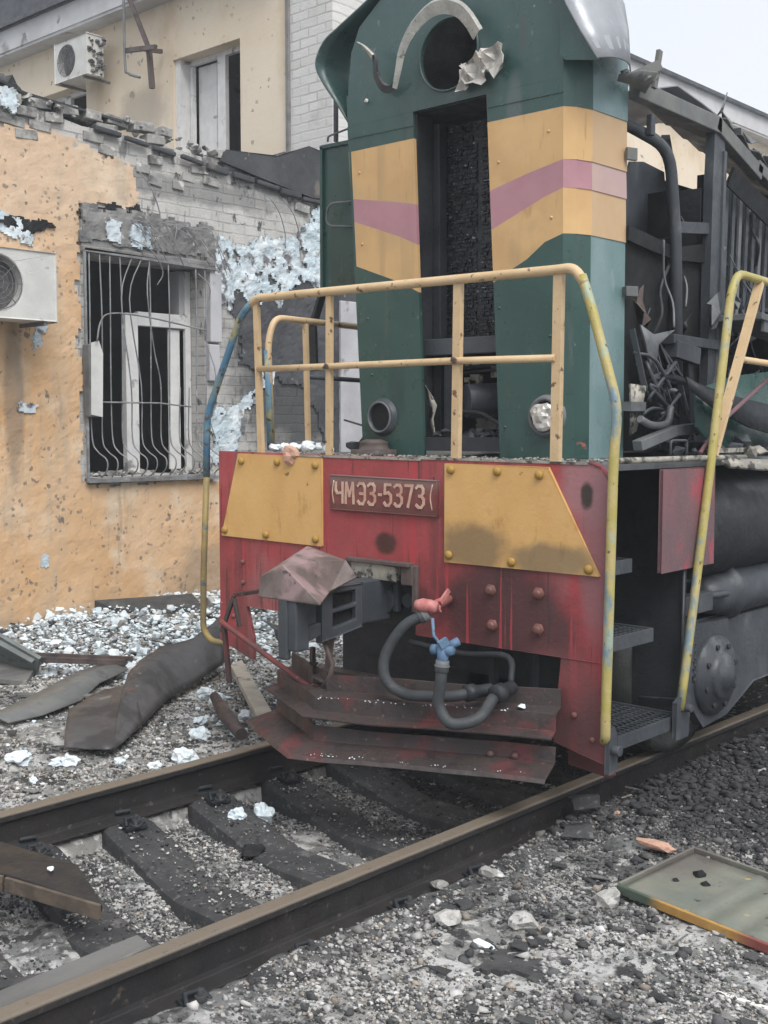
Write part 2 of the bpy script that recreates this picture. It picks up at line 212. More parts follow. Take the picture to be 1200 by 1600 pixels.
M['ground'] = mat('ashy_ground', (.15,.158,.152), ((.24,.235,.225), 1.6, 1), [('n', (.50,.50,.495), 4.5, .48, .58, (1,1,1), .8), ('n', (.035,.036,.038), 4.2, .55, .61), ('n', (.11,.10,.055), 1.3, .66, .73), ('n', (.40,.39,.375), 45, .60, .68, (1,1,1), .7), ('n', (.04,.04,.042), 55, .60, .68, (1,1,1), .7),
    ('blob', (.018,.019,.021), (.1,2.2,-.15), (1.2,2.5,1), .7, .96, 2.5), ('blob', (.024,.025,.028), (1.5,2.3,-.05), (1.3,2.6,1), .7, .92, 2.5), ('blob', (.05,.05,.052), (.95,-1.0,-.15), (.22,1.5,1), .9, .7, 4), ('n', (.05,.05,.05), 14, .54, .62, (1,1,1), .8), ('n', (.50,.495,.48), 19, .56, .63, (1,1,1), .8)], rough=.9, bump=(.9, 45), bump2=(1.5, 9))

# ---------------------------------------------------------------- mesh helpers
class MB:
    def __init__(s): s.v = []; s.f = []; s.mi = []; s.sm = []
    def add(s, vs, fs, m=0, smooth=False):
        o = len(s.v); s.v += [tuple(p) for p in vs]
        for f in fs: s.f.append([i+o for i in f]); s.mi.append(m); s.sm.append(smooth)
        return s
    def box(s, x0, x1, y0, y1, z0, z1, m=0, M4=None):
        vs = [(x, y, z) for z in (z0, z1) for y in (y0, y1) for x in (x0, x1)]
        if M4: vs = [M4 @ V(p) for p in vs]
        return s.add(vs, [(0,2,3,1), (4,5,7,6), (0,1,5,4), (2,6,7,3), (0,4,6,2), (1,3,7,5)], m)
    def hexa(s, p, m=0):   # 4 bottom points then 4 top points, both counterclockwise
        return s.add(p, [(3,2,1,0), (4,5,6,7), (0,1,5,4), (1,2,6,5), (2,3,7,6), (3,0,4,7)], m)
    def bar(s, a, b, w, h, m=0, up=(0,0,1)):
        a, b = V(a), V(b); d = (b-a).normalized(); u = V(up)
        if abs(d.dot(u)) > .95: u = V((0,1,0))
        sd = d.cross(u).normalized(); u = sd.cross(d)
        vs = [p + sd*i*w/2 + u*j*h/2 for p in (a, b) for i, j in ((-1,-1), (1,-1), (1,1), (-1,1))]
        return s.add(vs, [(0,1,2,3), (7,6,5,4), (0,4,5,1), (1,5,6,2), (2,6,7,3), (3,7,4,0)], m)
    def tube(s, pts, r, n=10, m=0, cap=True, closed=False):
        pts = [V(p) for p in pts]; N = len(pts); rs = r if isinstance(r, (list, tuple)) else [r]*N
        rings = []; prev = None
        for i, p in enumerate(pts):
            t = ((pts[(i+1) % N] if closed or i < N-1 else p) - (pts[i-1] if closed or i else p)).normalized()
            if prev is None: u = t.cross(V((0,0,1)) if abs(t.z) < .9 else V((0,1,0))).normalized()
            else: u = (prev - t*prev.dot(t)).normalized()
            prev = u; w = t.cross(u)
            rings.append([p + (u*cos(2*pi*k/n) + w*sin(2*pi*k/n))*rs[i] for k in range(n)])
        vs = [q for g in rings for q in g]; fs = []
        for i in range(N if closed else N-1):
            for k in range(n):
                a = i*n+k; b = i*n+(k+1) % n; c = ((i+1) % N)*n+(k+1) % n; d = ((i+1) % N)*n+k
                fs.append((a, b, c, d))
        s.add(vs, fs, m, True)
        if cap and not closed:
            o = len(s.v)-len(vs); s.f.append([o+k for k in range(n)][::-1]); s.f.append([o+(N-1)*n+k for k in range(n)]); s.mi += [m, m]; s.sm += [False, False]
        return s
    def cyl(s, a, b, r, n=20, m=0, r2=None): return s.tube([a, b], [r, r if r2 is None else r2], n, m)
    def lathe(s, c, ax, prof, n=28, m=0):   # prof: (distance along axis, radius)
        ax = V(ax).normalized(); u = ax.cross(V((0,0,1)) if abs(ax.z) < .9 else V((0,1,0))).normalized(); w = ax.cross(u); c = V(c)
        vs = [c + ax*t + (u*cos(2*pi*k/n)+w*sin(2*pi*k/n))*r for t, r in prof for k in range(n)]
        fs = [(i*n+k, i*n+(k+1) % n, (i+1)*n+(k+1) % n, (i+1)*n+k) for i in range(len(prof)-1) for k in range(n)]
        return s.add(vs, fs, m, True)
    def plate(s, outl, fr, t, m=0, holes=()):   # polygon (u,v) -> fr(u,v,depth); thickness t along depth
        loops = [[V((a, b, 0)) for a, b in L] for L in [outl, *holes]]
        tri = tessellate_polygon(loops); flat = [p for L in loops for p in L]; n = len(flat)
        vs = [fr(p.x, p.y, 0) for p in flat] + [fr(p.x, p.y, t) for p in flat]
        fs = [tuple(x) for x in tri] + [tuple(i+n for i in reversed(x)) for x in tri]
        o = 0
        for L in loops:
            k = len(L)
            for i in range(k): fs.append((o+i, o+(i+1) % k, o+(i+1) % k+n, o+i+n))
            o += k
        return s.add(vs, fs, m)
    def loft(s, rows, t=.004, m=0, smooth=True):   # rows of 3D points -> a sheet with thickness
        n = len(rows[0]); nr = len(rows); P = [[V(p) for p in r] for r in rows]
        nor = []
        for i in range(nr):
            for j in range(n):
                a = P[min(i+1, nr-1)][j]-P[max(i-1, 0)][j]; b = P[i][min(j+1, n-1)]-P[i][max(j-1, 0)]
                c = a.cross(b); nor.append(c.normalized() if c.length > 1e-9 else V((0,0,1)))
        fl = [p for r in P for p in r]; k = len(fl)
        vs = fl + [p+q*t for p, q in zip(fl, nor)]
        q = lambda i, j: i*n+j
        top = [(q(i,j), q(i,j+1), q(i+1,j+1), q(i+1,j)) for i in range(nr-1) for j in range(n-1)]
        fs = top + [tuple(x+k for x in reversed(f)) for f in top]
        s.add(vs, fs, m, smooth)
        ed = [q(0,j) for j in range(n)] + [q(i,n-1) for i in range(1,nr)] + [q(nr-1,j) for j in range(n-2,-1,-1)] + [q(i,0) for i in range(nr-2,0,-1)]
        o = len(s.v)-len(vs)
        for i in range(len(ed)):
            a, b = ed[i], ed[(i+1) % len(ed)]; s.f.append([a+o, a+k+o, b+k+o, b+o]); s.mi.append(m); s.sm.append(False)
        return s
    def rock(s, c, r, m=0, seed=0, sub=1, flat=.7):
        bm = bmesh.new(); rr = random.Random(seed)
        if sub == 1:
            for k in range(13): bm.verts.new(V((rr.gauss(0,1), rr.gauss(0,1), rr.gauss(0,1))).normalized()*rr.uniform(.8,1.15))
            q = bmesh.ops.convex_hull(bm, input=bm.verts[:]); bmesh.ops.delete(bm, geom=[g for g in q['geom_interior'] if isinstance(g, bmesh.types.BMVert)], context='VERTS'); bm.verts.index_update()
        else: bmesh.ops.create_icosphere(bm, subdivisions=sub, radius=1)
        bm.verts.ensure_lookup_table(); A = Matrix.Rotation(rr.uniform(0,6), 3, (rr.random(), rr.random(), rr.random()+.01))
        k = V((rr.uniform(.7,1.3), rr.uniform(.6,1.1), flat*rr.uniform(.7,1.2)))
        vs = []
        for v in bm.verts:
            p = v.co * (1+(.55*noise.noise(v.co*1.6+V((seed*1.7, seed, 3)))+.25*noise.noise(v.co*4+V((seed*1.7, seed, 3))) if sub > 1 else 0)); p = A @ p
            vs.append((c[0]+p.x*k.x*r, c[1]+p.y*k.y*r, c[2]+p.z*k.z*r))
        s.add(vs, [[v.index for v in f.verts] for f in bm.faces], m); bm.free(); return s
    def build(s, name, mats, parent=None, bevel=0, label=None):
        me = bpy.data.meshes.new(name); me.from_pydata(s.v, [], s.f)
        for x in (mats if isinstance(mats, (list, tuple)) else [mats]): me.materials.append(M[x])
        me.polygons.foreach_set('material_index', s.mi); me.polygons.foreach_set('use_smooth', s.sm); me.update()
        o = bpy.data.objects.new(name, me); C.objects.link(o)
        if parent is not None:
            o.parent = parent
            b = parent.parent if parent.parent else parent
            loc = V(b.location) if b.type == 'EMPTY' else V((0,0,0))
            if parent.type == 'EMPTY': o.matrix_parent_inverse = Matrix.Translation(-V(parent.location))
        if bevel:
            q = o.modifiers.new('bevel', 'BEVEL'); q.width = bevel; q.segments = 2; q.limit_method = 'ANGLE'; q.angle_limit = R(40)
        if label: o['label'] = label
        return o
def split(mb, name, mt, parent=None, bevel=0):
    """every separate piece of the mesh becomes an object of its own"""
    par = list(range(len(mb.v)))
    def find(a):
        while par[a] != a: par[a] = par[par[a]]; a = par[a]
        return a
    for f in mb.f:
        for k in f[1:]: par[find(k)] = find(f[0])
    G = {}
    for i, f in enumerate(mb.f): G.setdefault(find(f[0]), []).append(i)
    out = []
    for g in G.values():
        n = MB(); ids = sorted({k for i in g for k in mb.f[i]}); mp = {k: q for q, k in enumerate(ids)}
        n.v = [mb.v[k] for k in ids]; n.f = [[mp[k] for k in mb.f[i]] for i in g]; n.mi = [mb.mi[i] for i in g]; n.sm = [mb.sm[i] for i in g]
        if len(g) > 3: out.append(n.build(name, mt, parent, bevel))
    return out
def tag(o, label, cat, group=None):
    o['label'] = label; o['category'] = cat
    if group: o['group'] = group
    return o
def thing(name, loc, label, cat, group=None):
    o = bpy.data.objects.new(name, None); C.objects.link(o); o.location = loc; o.empty_display_size = .2
    return tag(o, label, cat, group)
def kind(o, k): o['kind'] = k; return o
FX = lambda x0, sg=1: (lambda u, v, d: (x0+sg*d, u, v))     # polygon in (y,z)
FY = lambda y0, sg=1: (lambda u, v, d: (u, y0+sg*d, v))     # polygon in (x,z)
FZ = lambda z0, sg=1: (lambda u, v, d: (u, v, z0+sg*d))
def circ(cx, cy, r, n=28, ry=None): return [(cx+r*cos(2*pi*k/n), cy+(ry or r)*sin(2*pi*k/n)) for k in range(n)]
def smooth_path(pts, n=6):
    P = [V(p) for p in pts]; P = [P[0]*2-P[1]] + P + [P[-1]*2-P[-2]]; o = []
    for i in range(1, len(P)-2):
        for k in range(n):
            t = k/n; a, b, c, d = P[i-1:i+3]
            o.append(.5*((2*b)+(c-a)*t+(2*a-5*b+4*c-d)*t*t+(3*b-a-3*c+d)*t**3))
    o.append(P[-2]); return o
def round_corner(pts, rad, n=5):
    P = [V(p) for p in pts]; o = [P[0]]
    for i in range(1, len(P)-1):
        a = (P[i-1]-P[i]); b = (P[i+1]-P[i]); r = min(rad, a.length*.45, b.length*.45); p0 = P[i]+a.normalized()*r; p1 = P[i]+b.normalized()*r
        for k in range(n+1):
            t = k/n; o.append(p0*(1-t)**2+P[i]*2*t*(1-t)+p1*t*t)
    o.append(P[-1]); return o
def inside(x, y, P):
    c = False; j = len(P)-1
    for i in range(len(P)):
        if (P[i][1] > y) != (P[j][1] > y) and x < (P[j][0]-P[i][0])*(y-P[i][1])/(P[j][1]-P[i][1])+P[i][0]: c = not c
        j = i
    return c
def ragged(poly, fr, cell, t, edge, disp, seed, mb=None, m=0, gap=0, smooth=False):
    """crust with a ragged outline: grid cells kept inside a noise-shifted polygon, with an uneven face and closed sides"""
    mb = mb or MB(); xs = [p[0] for p in poly]; ys = [p[1] for p in poly]
    x0, y0 = min(xs)-edge, min(ys)-edge; nx = int((max(xs)+edge-x0)/cell)+1; ny = int((max(ys)+edge-y0)/cell)+1
    def keep(i, j):
        x, y = x0+(i+.5)*cell, y0+(j+.5)*cell; q = V((x/edge*.35+seed, y/edge*.35, seed*.3)) if edge else V((0,0,0))
        n1 = noise.fractal(q, .8, 2.1, 4); n2 = noise.fractal(q+V((9,7,3)), .8, 2.1, 4)
        if gap and noise.fractal(V((x*6+seed, y*6, 1)), .8, 2.1, 4) > gap: return False
        return inside(x+n1*edge, y+n2*edge, poly)
    K = {(i, j) for i in range(nx) for j in range(ny) if keep(i, j)}; idx = {}; vs = []; fs = []
    def vid(i, j, top):
        k = (i, j, top)
        if k not in idx:
            x, y = x0+i*cell, y0+j*cell; q = V((x*7+seed*3, y*7, 0)); ox = noise.noise(q*3)*cell*.45; oy = noise.noise(q*3+V((5,5,5)))*cell*.45
            d = (t + disp*noise.fractal(q*1.2, .9, 2, 4)) if top else 0
            idx[k] = len(vs); vs.append(fr(x+ox, y+oy, max(d, t*.25) if top else 0))
        return idx[k]
    for (i, j) in K:
        fs.append((vid(i,j,1), vid(i+1,j,1), vid(i+1,j+1,1), vid(i,j+1,1)))
        for (di, dj, a, b) in ((-1,0,(i,j),(i,j+1)), (1,0,(i+1,j+1),(i+1,j)), (0,-1,(i+1,j),(i,j)), (0,1,(i,j+1),(i+1,j+1))):
            if (i+di, j+dj) not in K: fs.append((vid(*a,1), vid(*b,1), vid(*b,0), vid(*a,0)))
    mb.add(vs, fs, m, smooth); return mb

# ---------------------------------------------------------------- ground
def sst(a, b, x): t = max(0, min(1, (x-a)/(b-a))); return t*t*(3-2*t)
def gz(x, y):
    z = -.20
    z += .10*sst(-.9, -3.2, x)                       # up to the wall on the left
    z += .055*sst(.90, .98, x)
    z += .085*sst(-.9, .6, y)*sst(.90, 1.02, x)*(1-sst(1.6, 2.6, x)) + .05*sst(0, 2, y)*sst(1.1, 1.6, x)   # spoil heaped outside the right rail
    if -.62 < x < .8: z -= .062-.03*noise.noise(V((x*2, y*2.4, 7)))
    if abs(x) < 30: z += .022*noise.fractal(V((x*1.3, y*1.3, 0)), .8, 2, 3) + ((.014*noise.noise(V((x*5, y*5, 2)))+.012*abs(noise.noise(V((x*13, y*13, 5))))+.008*noise.noise(V((x*27, y*27, 9)))) if abs(x) < 7 else 0)
    return z
def axis(lo, hi, a, b, fine, coarse):
    o = []; v = a
    while v < b: o.append(v); v += fine
    o.append(b); v = b; st = fine
    while v < hi: st *= coarse; v += st; o.append(v)
    v = a; st = fine; pre = []
    while v > lo: st *= coarse; v -= st; pre.append(v)
    return pre[::-1]+o
gx = axis(-90, 90, -5.2, 3.2, .027, 1.5); gy = axis(-90, 90, -3.2, 3.6, .027, 1.5)
mb = MB(); mb.add([(x, y, gz(x, y)) for y in gy for x in gx], [(j*len(gx)+i, j*len(gx)+i+1, (j+1)*len(gx)+i+1, (j+1)*len(gx)+i) for j in range(len(gy)-1) for i in range(len(gx)-1)], 0, True)
kind(mb.build('ground', 'ground'), 'structure')

SLY = [-2.17, -1.69, -1.21, -.72, -.26, .20, .68, 1.16]
def surf(x, y):
    z = gz(x, y)
    if -.62 < x < .8:
        for yc in SLY:
            dx, dy = x-.06, y-yc; lx = dx*cos(R(-14))+dy*sin(R(-14)); ly = -dx*sin(R(-14))+dy*cos(R(-14))
            if abs(ly) < .095: z = max(z, -.168-.055*math.exp(-(lx/.36)**2))
    return z
def scatter(name, n, region, smin, smax, cols, matn, sub=1, sink=.25, dens=None, lab=None, zoff=0, flat=.7):
    """many loose stones in one mesh (nobody could count them)"""
    pro = []
    for k in range(8):
        bm = bmesh.new()
        for _ in range(12): bm.verts.new(V((random.gauss(0,1), random.gauss(0,1), random.gauss(0,1))).normalized()*random.uniform(.75,1.2))
        q = bmesh.ops.convex_hull(bm, input=bm.verts[:]); bmesh.ops.delete(bm, geom=[g for g in q['geom_interior'] if isinstance(g, bmesh.types.BMVert)], context='VERTS'); bm.verts.index_update(); bmesh.ops.triangulate(bm, faces=bm.faces[:])
        pro.append((np.array([v.co[:] for v in bm.verts]), np.array([[w.index for w in f.verts] for f in bm.faces]))); bm.free()
    P = []
    while len(P) < n:
        x = random.uniform(region[0], region[1]); y = random.uniform(region[2], region[3])
        if dens and random.random() > dens(x, y): continue
        P.append((x, y))
    VV = []; FF = []; CC = []; o = 0
    for x, y in P:
        v, f = pro[random.randrange(8)]; r = smin*(smax/smin)**(random.random()**2.2)
        A = np.array(Matrix.Rotation(random.uniform(0, 6.3), 3, 'Z') @ Matrix.Rotation(random.uniform(-1, 1), 3, 'X'))
        q = v @ A.T * np.array([random.uniform(.8, 1.3), random.uniform(.7, 1), flat*random.uniform(.8, 1.2)])*r + np.array([x, y, surf(x, y)+r*flat*(1-2*sink)+zoff])
        VV.append(q); FF.append(f+o); o += len(v); c = random.choice(cols); g = random.uniform(.75, 1.25)
        CC.append(np.tile([c[0]*g, c[1]*g, c[2]*g, 1], (len(v), 1)))
    VV = np.concatenate(VV); FF = np.concatenate(FF); CC = np.concatenate(CC)
    me = bpy.data.meshes.new(name); me.vertices.add(len(VV)); me.vertices.foreach_set('co', VV.ravel().astype(np.float32))
    me.loops.add(FF.size); me.loops.foreach_set('vertex_index', FF.ravel().astype(np.int32))
    me.polygons.add(len(FF)); me.polygons.foreach_set('loop_start', np.arange(0, FF.size, 3, dtype=np.int32)); me.polygons.foreach_set('loop_total', np.full(len(FF), 3, dtype=np.int32))
    a = me.color_attributes.new('Col', 'FLOAT_COLOR', 'POINT'); a.data.foreach_set('color', CC.ravel().astype(np.float32))
    me.materials.append(M[matn]); me.update(calc_edges=True); me.validate()
    ob = bpy.data.objects.new(name, me); C.objects.link(ob); kind(ob, 'stuff')
    if lab: tag(ob, *lab)
    return ob
GR = [(.50,.50,.495), (.42,.42,.41), (.07,.07,.072), (.06,.06,.06), (.06,.06,.062), (.34,.335,.32), (.27,.265,.255), (.42,.41,.395), (.16,.16,.16), (.10,.10,.105), (.30,.26,.22), (.24,.235,.23), (.50,.49,.475)]
DK = [(.045,.046,.05), (.06,.062,.066), (.09,.09,.095), (.035,.036,.04), (.12,.12,.12), (.05,.05,.055), (.22,.21,.2)]
patch = lambda x, y: .5+1.1*noise.noise(V((x*1.7, y*1.7, 4)))+.5*noise.noise(V((x*5, y*5, 1)))
scatter('gravel', 70000, (.98, 3.0, -2.9, 1.4), .0028, .012, GR, 'gravel', dens=lambda x, y: patch(x, y)*(1 if x > 1.1 else .6), lab=('loose grey and white gravel right of the near rail', 'gravel'))
scatter('gravel', 1500, (1.0, 3.0, -2.9, 1.4), .010, .028, GR+DK[:3], 'gravel', dens=lambda x, y: patch(x+2, y), lab=('scattered bigger stones on the gravel right of the near rail', 'gravel'))
scatter('gravel', 30000, (-.62, .78, -2.7, 1.2), .003, .013, GR+DK[:5]+[(.45,.44,.42)], 'gravel', dens=lambda x, y: (patch(x+9, y)-.1)*(.10 if surf(x, y) > gz(x, y)+.02 else 1), lab=('pale ash and gravel lying between the rails', 'gravel'))
scatter('gravel', 52000, (-4.9, -.74, -2.2, 3.0), .004, .018, GR+[(.22,.19,.15), (.17,.15,.11)], 'gravel', dens=lambda x, y: patch(x+3, y+5), lab=('mixed brownish gravel between the left rail and the wall', 'gravel'))
scatter('gravel', 16000, (.97, 3.4, -.7, 4.5), .006, .034, DK, 'gravel', sub=1, dens=lambda x, y: sst(-.7, .9, y)*(.4+.6*patch(x, y)), flat=.6, lab=('coarse soot-black stones heaped outside the right rail', 'gravel'))

# ---------------------------------------------------------------- rails and sleepers
XL, XR = -.68, .87
def rail(x, label):
    prof = [(-.036,-.006), (-.030,0), (.030,0), (.036,-.006), (.036,-.030), (.010,-.045), (.008,-.13), (.012,-.148), (.068,-.162), (.068,-.172), (-.068,-.172), (-.068,-.162), (-.012,-.148), (-.008,-.13), (-.010,-.045), (-.036,-.030)]
    n = len(prof); ys = [-6, -4, -2, 0, 2, 4, 10, 40]; mb = MB()
    vs = [(x+px, y, pz+(.0 if y > -9 else 0)) for y in ys for px, pz in prof]
    mb.add(vs, [(i*n+k, i*n+(k+1) % n, (i+1)*n+(k+1) % n, (i+1)*n+k) for i in range(len(ys)-1) for k in range(n)]); mb.add(vs[:n], [tuple(range(n))])
    return tag(mb.build('rail', 'railhead', bevel=.003), label, 'rail', 'running rails of the track')
rail(XL, 'left running rail, farther from the camera, edged by pale foam rubble')
rail(XR, 'right running rail, nearer the camera, crossing the foreground diagonally')
def sleeper_mesh():
    mb = MB(); n = 18; rows = []
    for i in range(n+1):
        x = -1.22+2.44*i/n; u = abs(x); top = -.166 - .055*math.exp(-(x/.36)**2) + (.0 if .6 < u < .95 else -.004) + .006*noise.noise(V((x*7, 1, 2)))
        w = .115 + .012*noise.noise(V((x*3, 0, 0)))
        rows.append([(x, -w-.03, -.36), (x, -w, top-.012), (x, -w+.022, top), (x, w-.022, top+.002*sin(x*9)), (x, w, top-.012), (x, w+.03, -.36)])
    vs = [p for r in rows for p in r]; k = 6
    mb.add(vs, [(i*k+j, (i+1)*k+j, (i+1)*k+j+1, i*k+j+1) for i in range(n) for j in range(k-1)]); mb.add(rows[0], [(0,1,2,3,4,5)]); mb.add(rows[-1], [(5,4,3,2,1,0)])
    return mb
def fastening(x):
    mb = MB()
    for sx in (-1, 1):
        mb.box(x+sx*.075-.045, x+sx*.075+.045, -.05, .05, -.165, -.148)
        mb.tube([(x+sx*.095, -.04, -.150), (x+sx*.055, -.03, -.128), (x+sx*.055, .03, -.128), (x+sx*.095, .04, -.150)], .010, 8)
    return mb
def fbolt(x):
    mb = MB()
    mb.cyl((x, 0, -.16), (x, 0, -.098), .010, 8); mb.cyl((x, 0, -.140), (x, 0, -.118), .020, 6); mb.cyl((x, 0, -.152), (x, 0, -.139), .028, 12)
    return mb
sls = SLY
sl0 = None
for i, y in enumerate(sls):
    lab = {0: 'sooty concrete sleeper crossed by the grey timber plank beside the near rail', 1: 'sooty concrete sleeper under the black board with the pale ash heap beyond it',
           2: 'sooty concrete sleeper beyond the pale ash heap, nearest clear one to the black board', 3: 'sooty concrete sleeper in the middle with two white foam lumps lying just beyond it',
           4: 'sooty concrete sleeper just in front of the scraper, beside the white foam lumps', 5: 'soot-black concrete sleeper in the shade right below the scraper blade', 6: 'soot-black concrete sleeper in deep shade just behind the scraper, under the locomotive', 7: 'farthest visible soot-black sleeper, deep under the locomotive by its front wheels'}.get(i)
    if sl0 is None:
        sl0 = thing('railway_sleeper', (0, y, 0), 'x', 'sleeper', 'concrete sleepers under the rails')
        def child(mbx, nm, mt, par):
            o = mbx.build(nm, mt, None, bevel=.002); o.parent = par; return o
        child(sleeper_mesh(), 'concrete_beam', 'sleeper', sl0)
        for x in (XL, XR):
            f = child(fastening(x), 'rail_fastening', 'char', sl0)
            for sx in (-1, 1): child(fbolt(x+sx*.105), 'bolt', 'sleeper', f)
        o = sl0
    else:
        o = sl0.copy(); C.objects.link(o)
        for ch in sl0.children:
            c2 = ch.copy(); C.objects.link(c2); c2.parent = o
            for g in ch.children: g2 = g.copy(); C.objects.link(g2); g2.parent = c2
    o.location = (.06, y, random.uniform(-.004, .0)); o.rotation_euler = (0, 0, R(-14+random.uniform(-.8, .8)))
    o['label'] = lab or 'soot-black concrete sleeper deep in the shade under the locomotive'

# ---------------------------------------------------------------- annex building
AX = -5.15
an = thing('damaged_annex_building', (AX, 2, -.1), 'low shell-damaged annex with orange plaster, exposed white brick and a barred window', 'building')
win = [(1.79, 1.17), (3.12, 1.17), (3.12, 3.12), (1.79, 3.12)]
wall_top = [(-5, 4.25), (1.0, 4.27), (1.4, 4.26), (1.8, 4.20), (2.5, 4.20), (3.4, 4.13), (4.0, 4.14), (4.62, 4.05), (4.80, 3.9), (4.95, 3.4), (5.6, 3.2), (8.5, 3.1)]
MB().plate([(-5, -.5)]+wall_top+[(8.5, -.5)], FX(AX, -1), .38, 0, [win]).build('wall', 'brick', an)
# plaster crust (left, below the window, upper left)
pl = [(-4.8,4.06), (.9,4.06), (1.38,4.12), (1.81,4.04), (2.32,3.92), (2.37,3.53), (1.77,3.55), (1.71,3.1), (1.73,1.11), (3.3,1.11), (6,1.05), (6,-.06), (-4.8,-.06)]
ragged(pl, FX(AX), .03, .022, .06, .006, 3.3).build('plaster_coat', 'plaster', an)
MB().box(AX, AX+.07, -4.8, 6.5, -.45, -.06).build('plinth', 'concd', an)
lm = MB().box(AX-.02, AX+.05, 1.74, 3.22, 3.16, 3.40).box(AX, AX+.085, 1.74, 3.2, 3.125, 3.175); lm.build('lintel', 'conc', an, bevel=.01)
mb = MB(); ragged([(1.74,3.22), (3.2,3.2), (3.2,3.5), (1.76,3.52)], FX(AX+.035), .03, .03, .05, .02, 8, mb); mb.build('broken_lintel_render', 'conc', an)
# ragged brick courses along the broken top
mb = MB(); seed = 0
for lv, (z, off) in enumerate([(3.62,.004), (3.712,.0), (3.804,.012), (3.896,.004), (3.988,.015), (4.08,.01), (4.172,.022), (4.264,.015)]):
    y = .6+.13*(lv % 2)
    while y < 4.75:
        w = .25; seed += 1
        zt = np.interp(y+.1, [.6,1.4,1.8,2.5,3.4,4.0,4.7], [4.34,4.33,4.28,4.31,4.20,4.22,4.30])
        mid = np.interp(y+.1, [.6, 2.3, 2.5, 3.4, 4.7], [4.0, 3.95, 3.72, 3.75, 3.7])
        if z < zt and z > mid and random.random() > .45:
            d = off+random.uniform(-.006,.014); a = R(random.uniform(-7,7)); T = Matrix.Translation((AX+d/2, y+w/2, z+.042)) @ Matrix.Rotation(a, 4, 'X') @ Matrix.Rotation(R(random.uniform(-4,4)), 4, 'Z')
            k = random.uniform(.5, 1); mb.box(-.10, d/2+.01, -w/2*k+.006, w/2*k-.006, -.040, .040, 0, T)
        y += w+.012
mb.build('broken_brick_courses', 'brickloose', an, bevel=.006)
mb = MB()   # slab edge and coping rubble
mb.plate([(3.3,4.13), (3.35,4.24), (4.0,4.30), (4.45,4.46), (4.66,4.44), (4.80,4.2), (4.84,3.98), (4.5,3.97), (3.9,4.05)], FX(AX-.3), .37)
for i in range(9): mb.bar((AX+.04+.012*(i%2), 1.9+i*.31, 4.195-.0283*i*1.1+random.uniform(-.012,.012)), (AX+.045, 2.17+i*.31+random.uniform(-.03,.02), 4.17-.0283*i*1.1+random.uniform(-.012,.012)), .05, random.uniform(.035,.065))
mb.build('broken_roof_slab', 'concd', an, bevel=.012)
mb = MB()
for i in range(150):
    y = random.uniform(.5, 4.7); z = np.interp(y, [.5,1.4,1.8,2.5,3.4,4.0,4.7], [4.30,4.32,4.28,4.31,4.2,4.26,4.40])
    mb.rock((AX+random.uniform(-.2, .06), y, z+random.uniform(-.03,.03)), random.uniform(.02,.075), 0, i)
mb.build('coping_rubble', 'brickloose', an)
mb = MB()
for i in range(26): mb.rock((AX-random.uniform(.0,.5), random.uniform(.3,1.25), 4.36+random.uniform(0,.06)), random.uniform(.06,.16), 0, 300+i)
mb.loft([[(AX-.5,.2,4.40), (AX-.2,.2,4.52), (AX+.02,.2,4.44)], [(AX-.5,.8,4.45), (AX-.2,.8,4.56), (AX+.03,.85,4.47)], [(AX-.5,1.1,4.4), (AX-.2,1.2,4.44), (AX+.03,1.25,4.37)], [(AX-.5,2.1,4.33), (AX-.2,2.2,4.35), (AX+.03,2.2,4.32)]], .02)
mb.build('scorched_roofing_felt', 'tar', an)
MB().box(AX-5.5, AX-.38, -5, 8.5, 4.05, 4.12).build('roof_deck', 'tar', an)
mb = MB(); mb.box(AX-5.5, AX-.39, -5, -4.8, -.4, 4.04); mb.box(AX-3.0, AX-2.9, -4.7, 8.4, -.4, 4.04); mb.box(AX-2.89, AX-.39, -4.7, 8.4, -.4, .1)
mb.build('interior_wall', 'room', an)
# soot render, foam and stains right of the window
ragged([(3.42,2.95), (3.75,3.05), (4.2,3.1), (5.0,3.2), (6.2,3.1), (6.2,1.3), (4.9,1.35), (4.4,2.0), (3.95,2.15), (3.55,2.2)], FX(AX), .035, .02, .09, .012, 12).build('scorched_render_patch', 'concd', an)
mb = MB()
ragged([(3.18,3.38), (3.6,3.42), (3.95,3.50), (4.35,3.62), (4.62,3.86), (4.82,3.9), (4.9,3.3), (4.75,3.05), (4.3,3.12), (4.18,2.98), (4.02,2.78), (3.9,2.95), (3.75,2.85), (3.55,2.95), (3.45,2.72), (3.32,2.85), (3.22,3.05)], FX(AX+.016), .018, .014, .11, .020, 5.1, mb, gap=.36)
ragged([(3.16,1.2), (3.5,1.35), (3.62,1.75), (3.95,2.05), (4.02,2.25), (3.85,2.2), (3.6,1.95), (3.4,1.8), (3.18,1.75)], FX(AX+.012), .018, .014, .08, .020, 6.2, mb, gap=.36)
mb.build('torn_foam_insulation', 'foam', an)
mb = MB()
ragged([(1.98,3.24), (2.12,3.24), (2.14,3.42), (1.98,3.44)], FX(AX+.06), .015, .02, .03, .012, 2.2, mb); ragged([(2.22,3.23), (2.46,3.23), (2.44,3.42), (2.24,3.42)], FX(AX+.06), .015, .02, .03, .012, 4.7, mb)
ragged([(.92,3.20), (1.25,3.12), (1.3,3.25), (1.1,3.36), (.9,3.4)], FX(AX+.018), .015, .02, .05, .014, 9.7, mb, gap=.28); ragged([(1.26,2.28), (1.36,2.3), (1.38,2.5), (1.3,2.56)], FX(AX+.018), .015, .015, .04, .012, 3.7, mb)
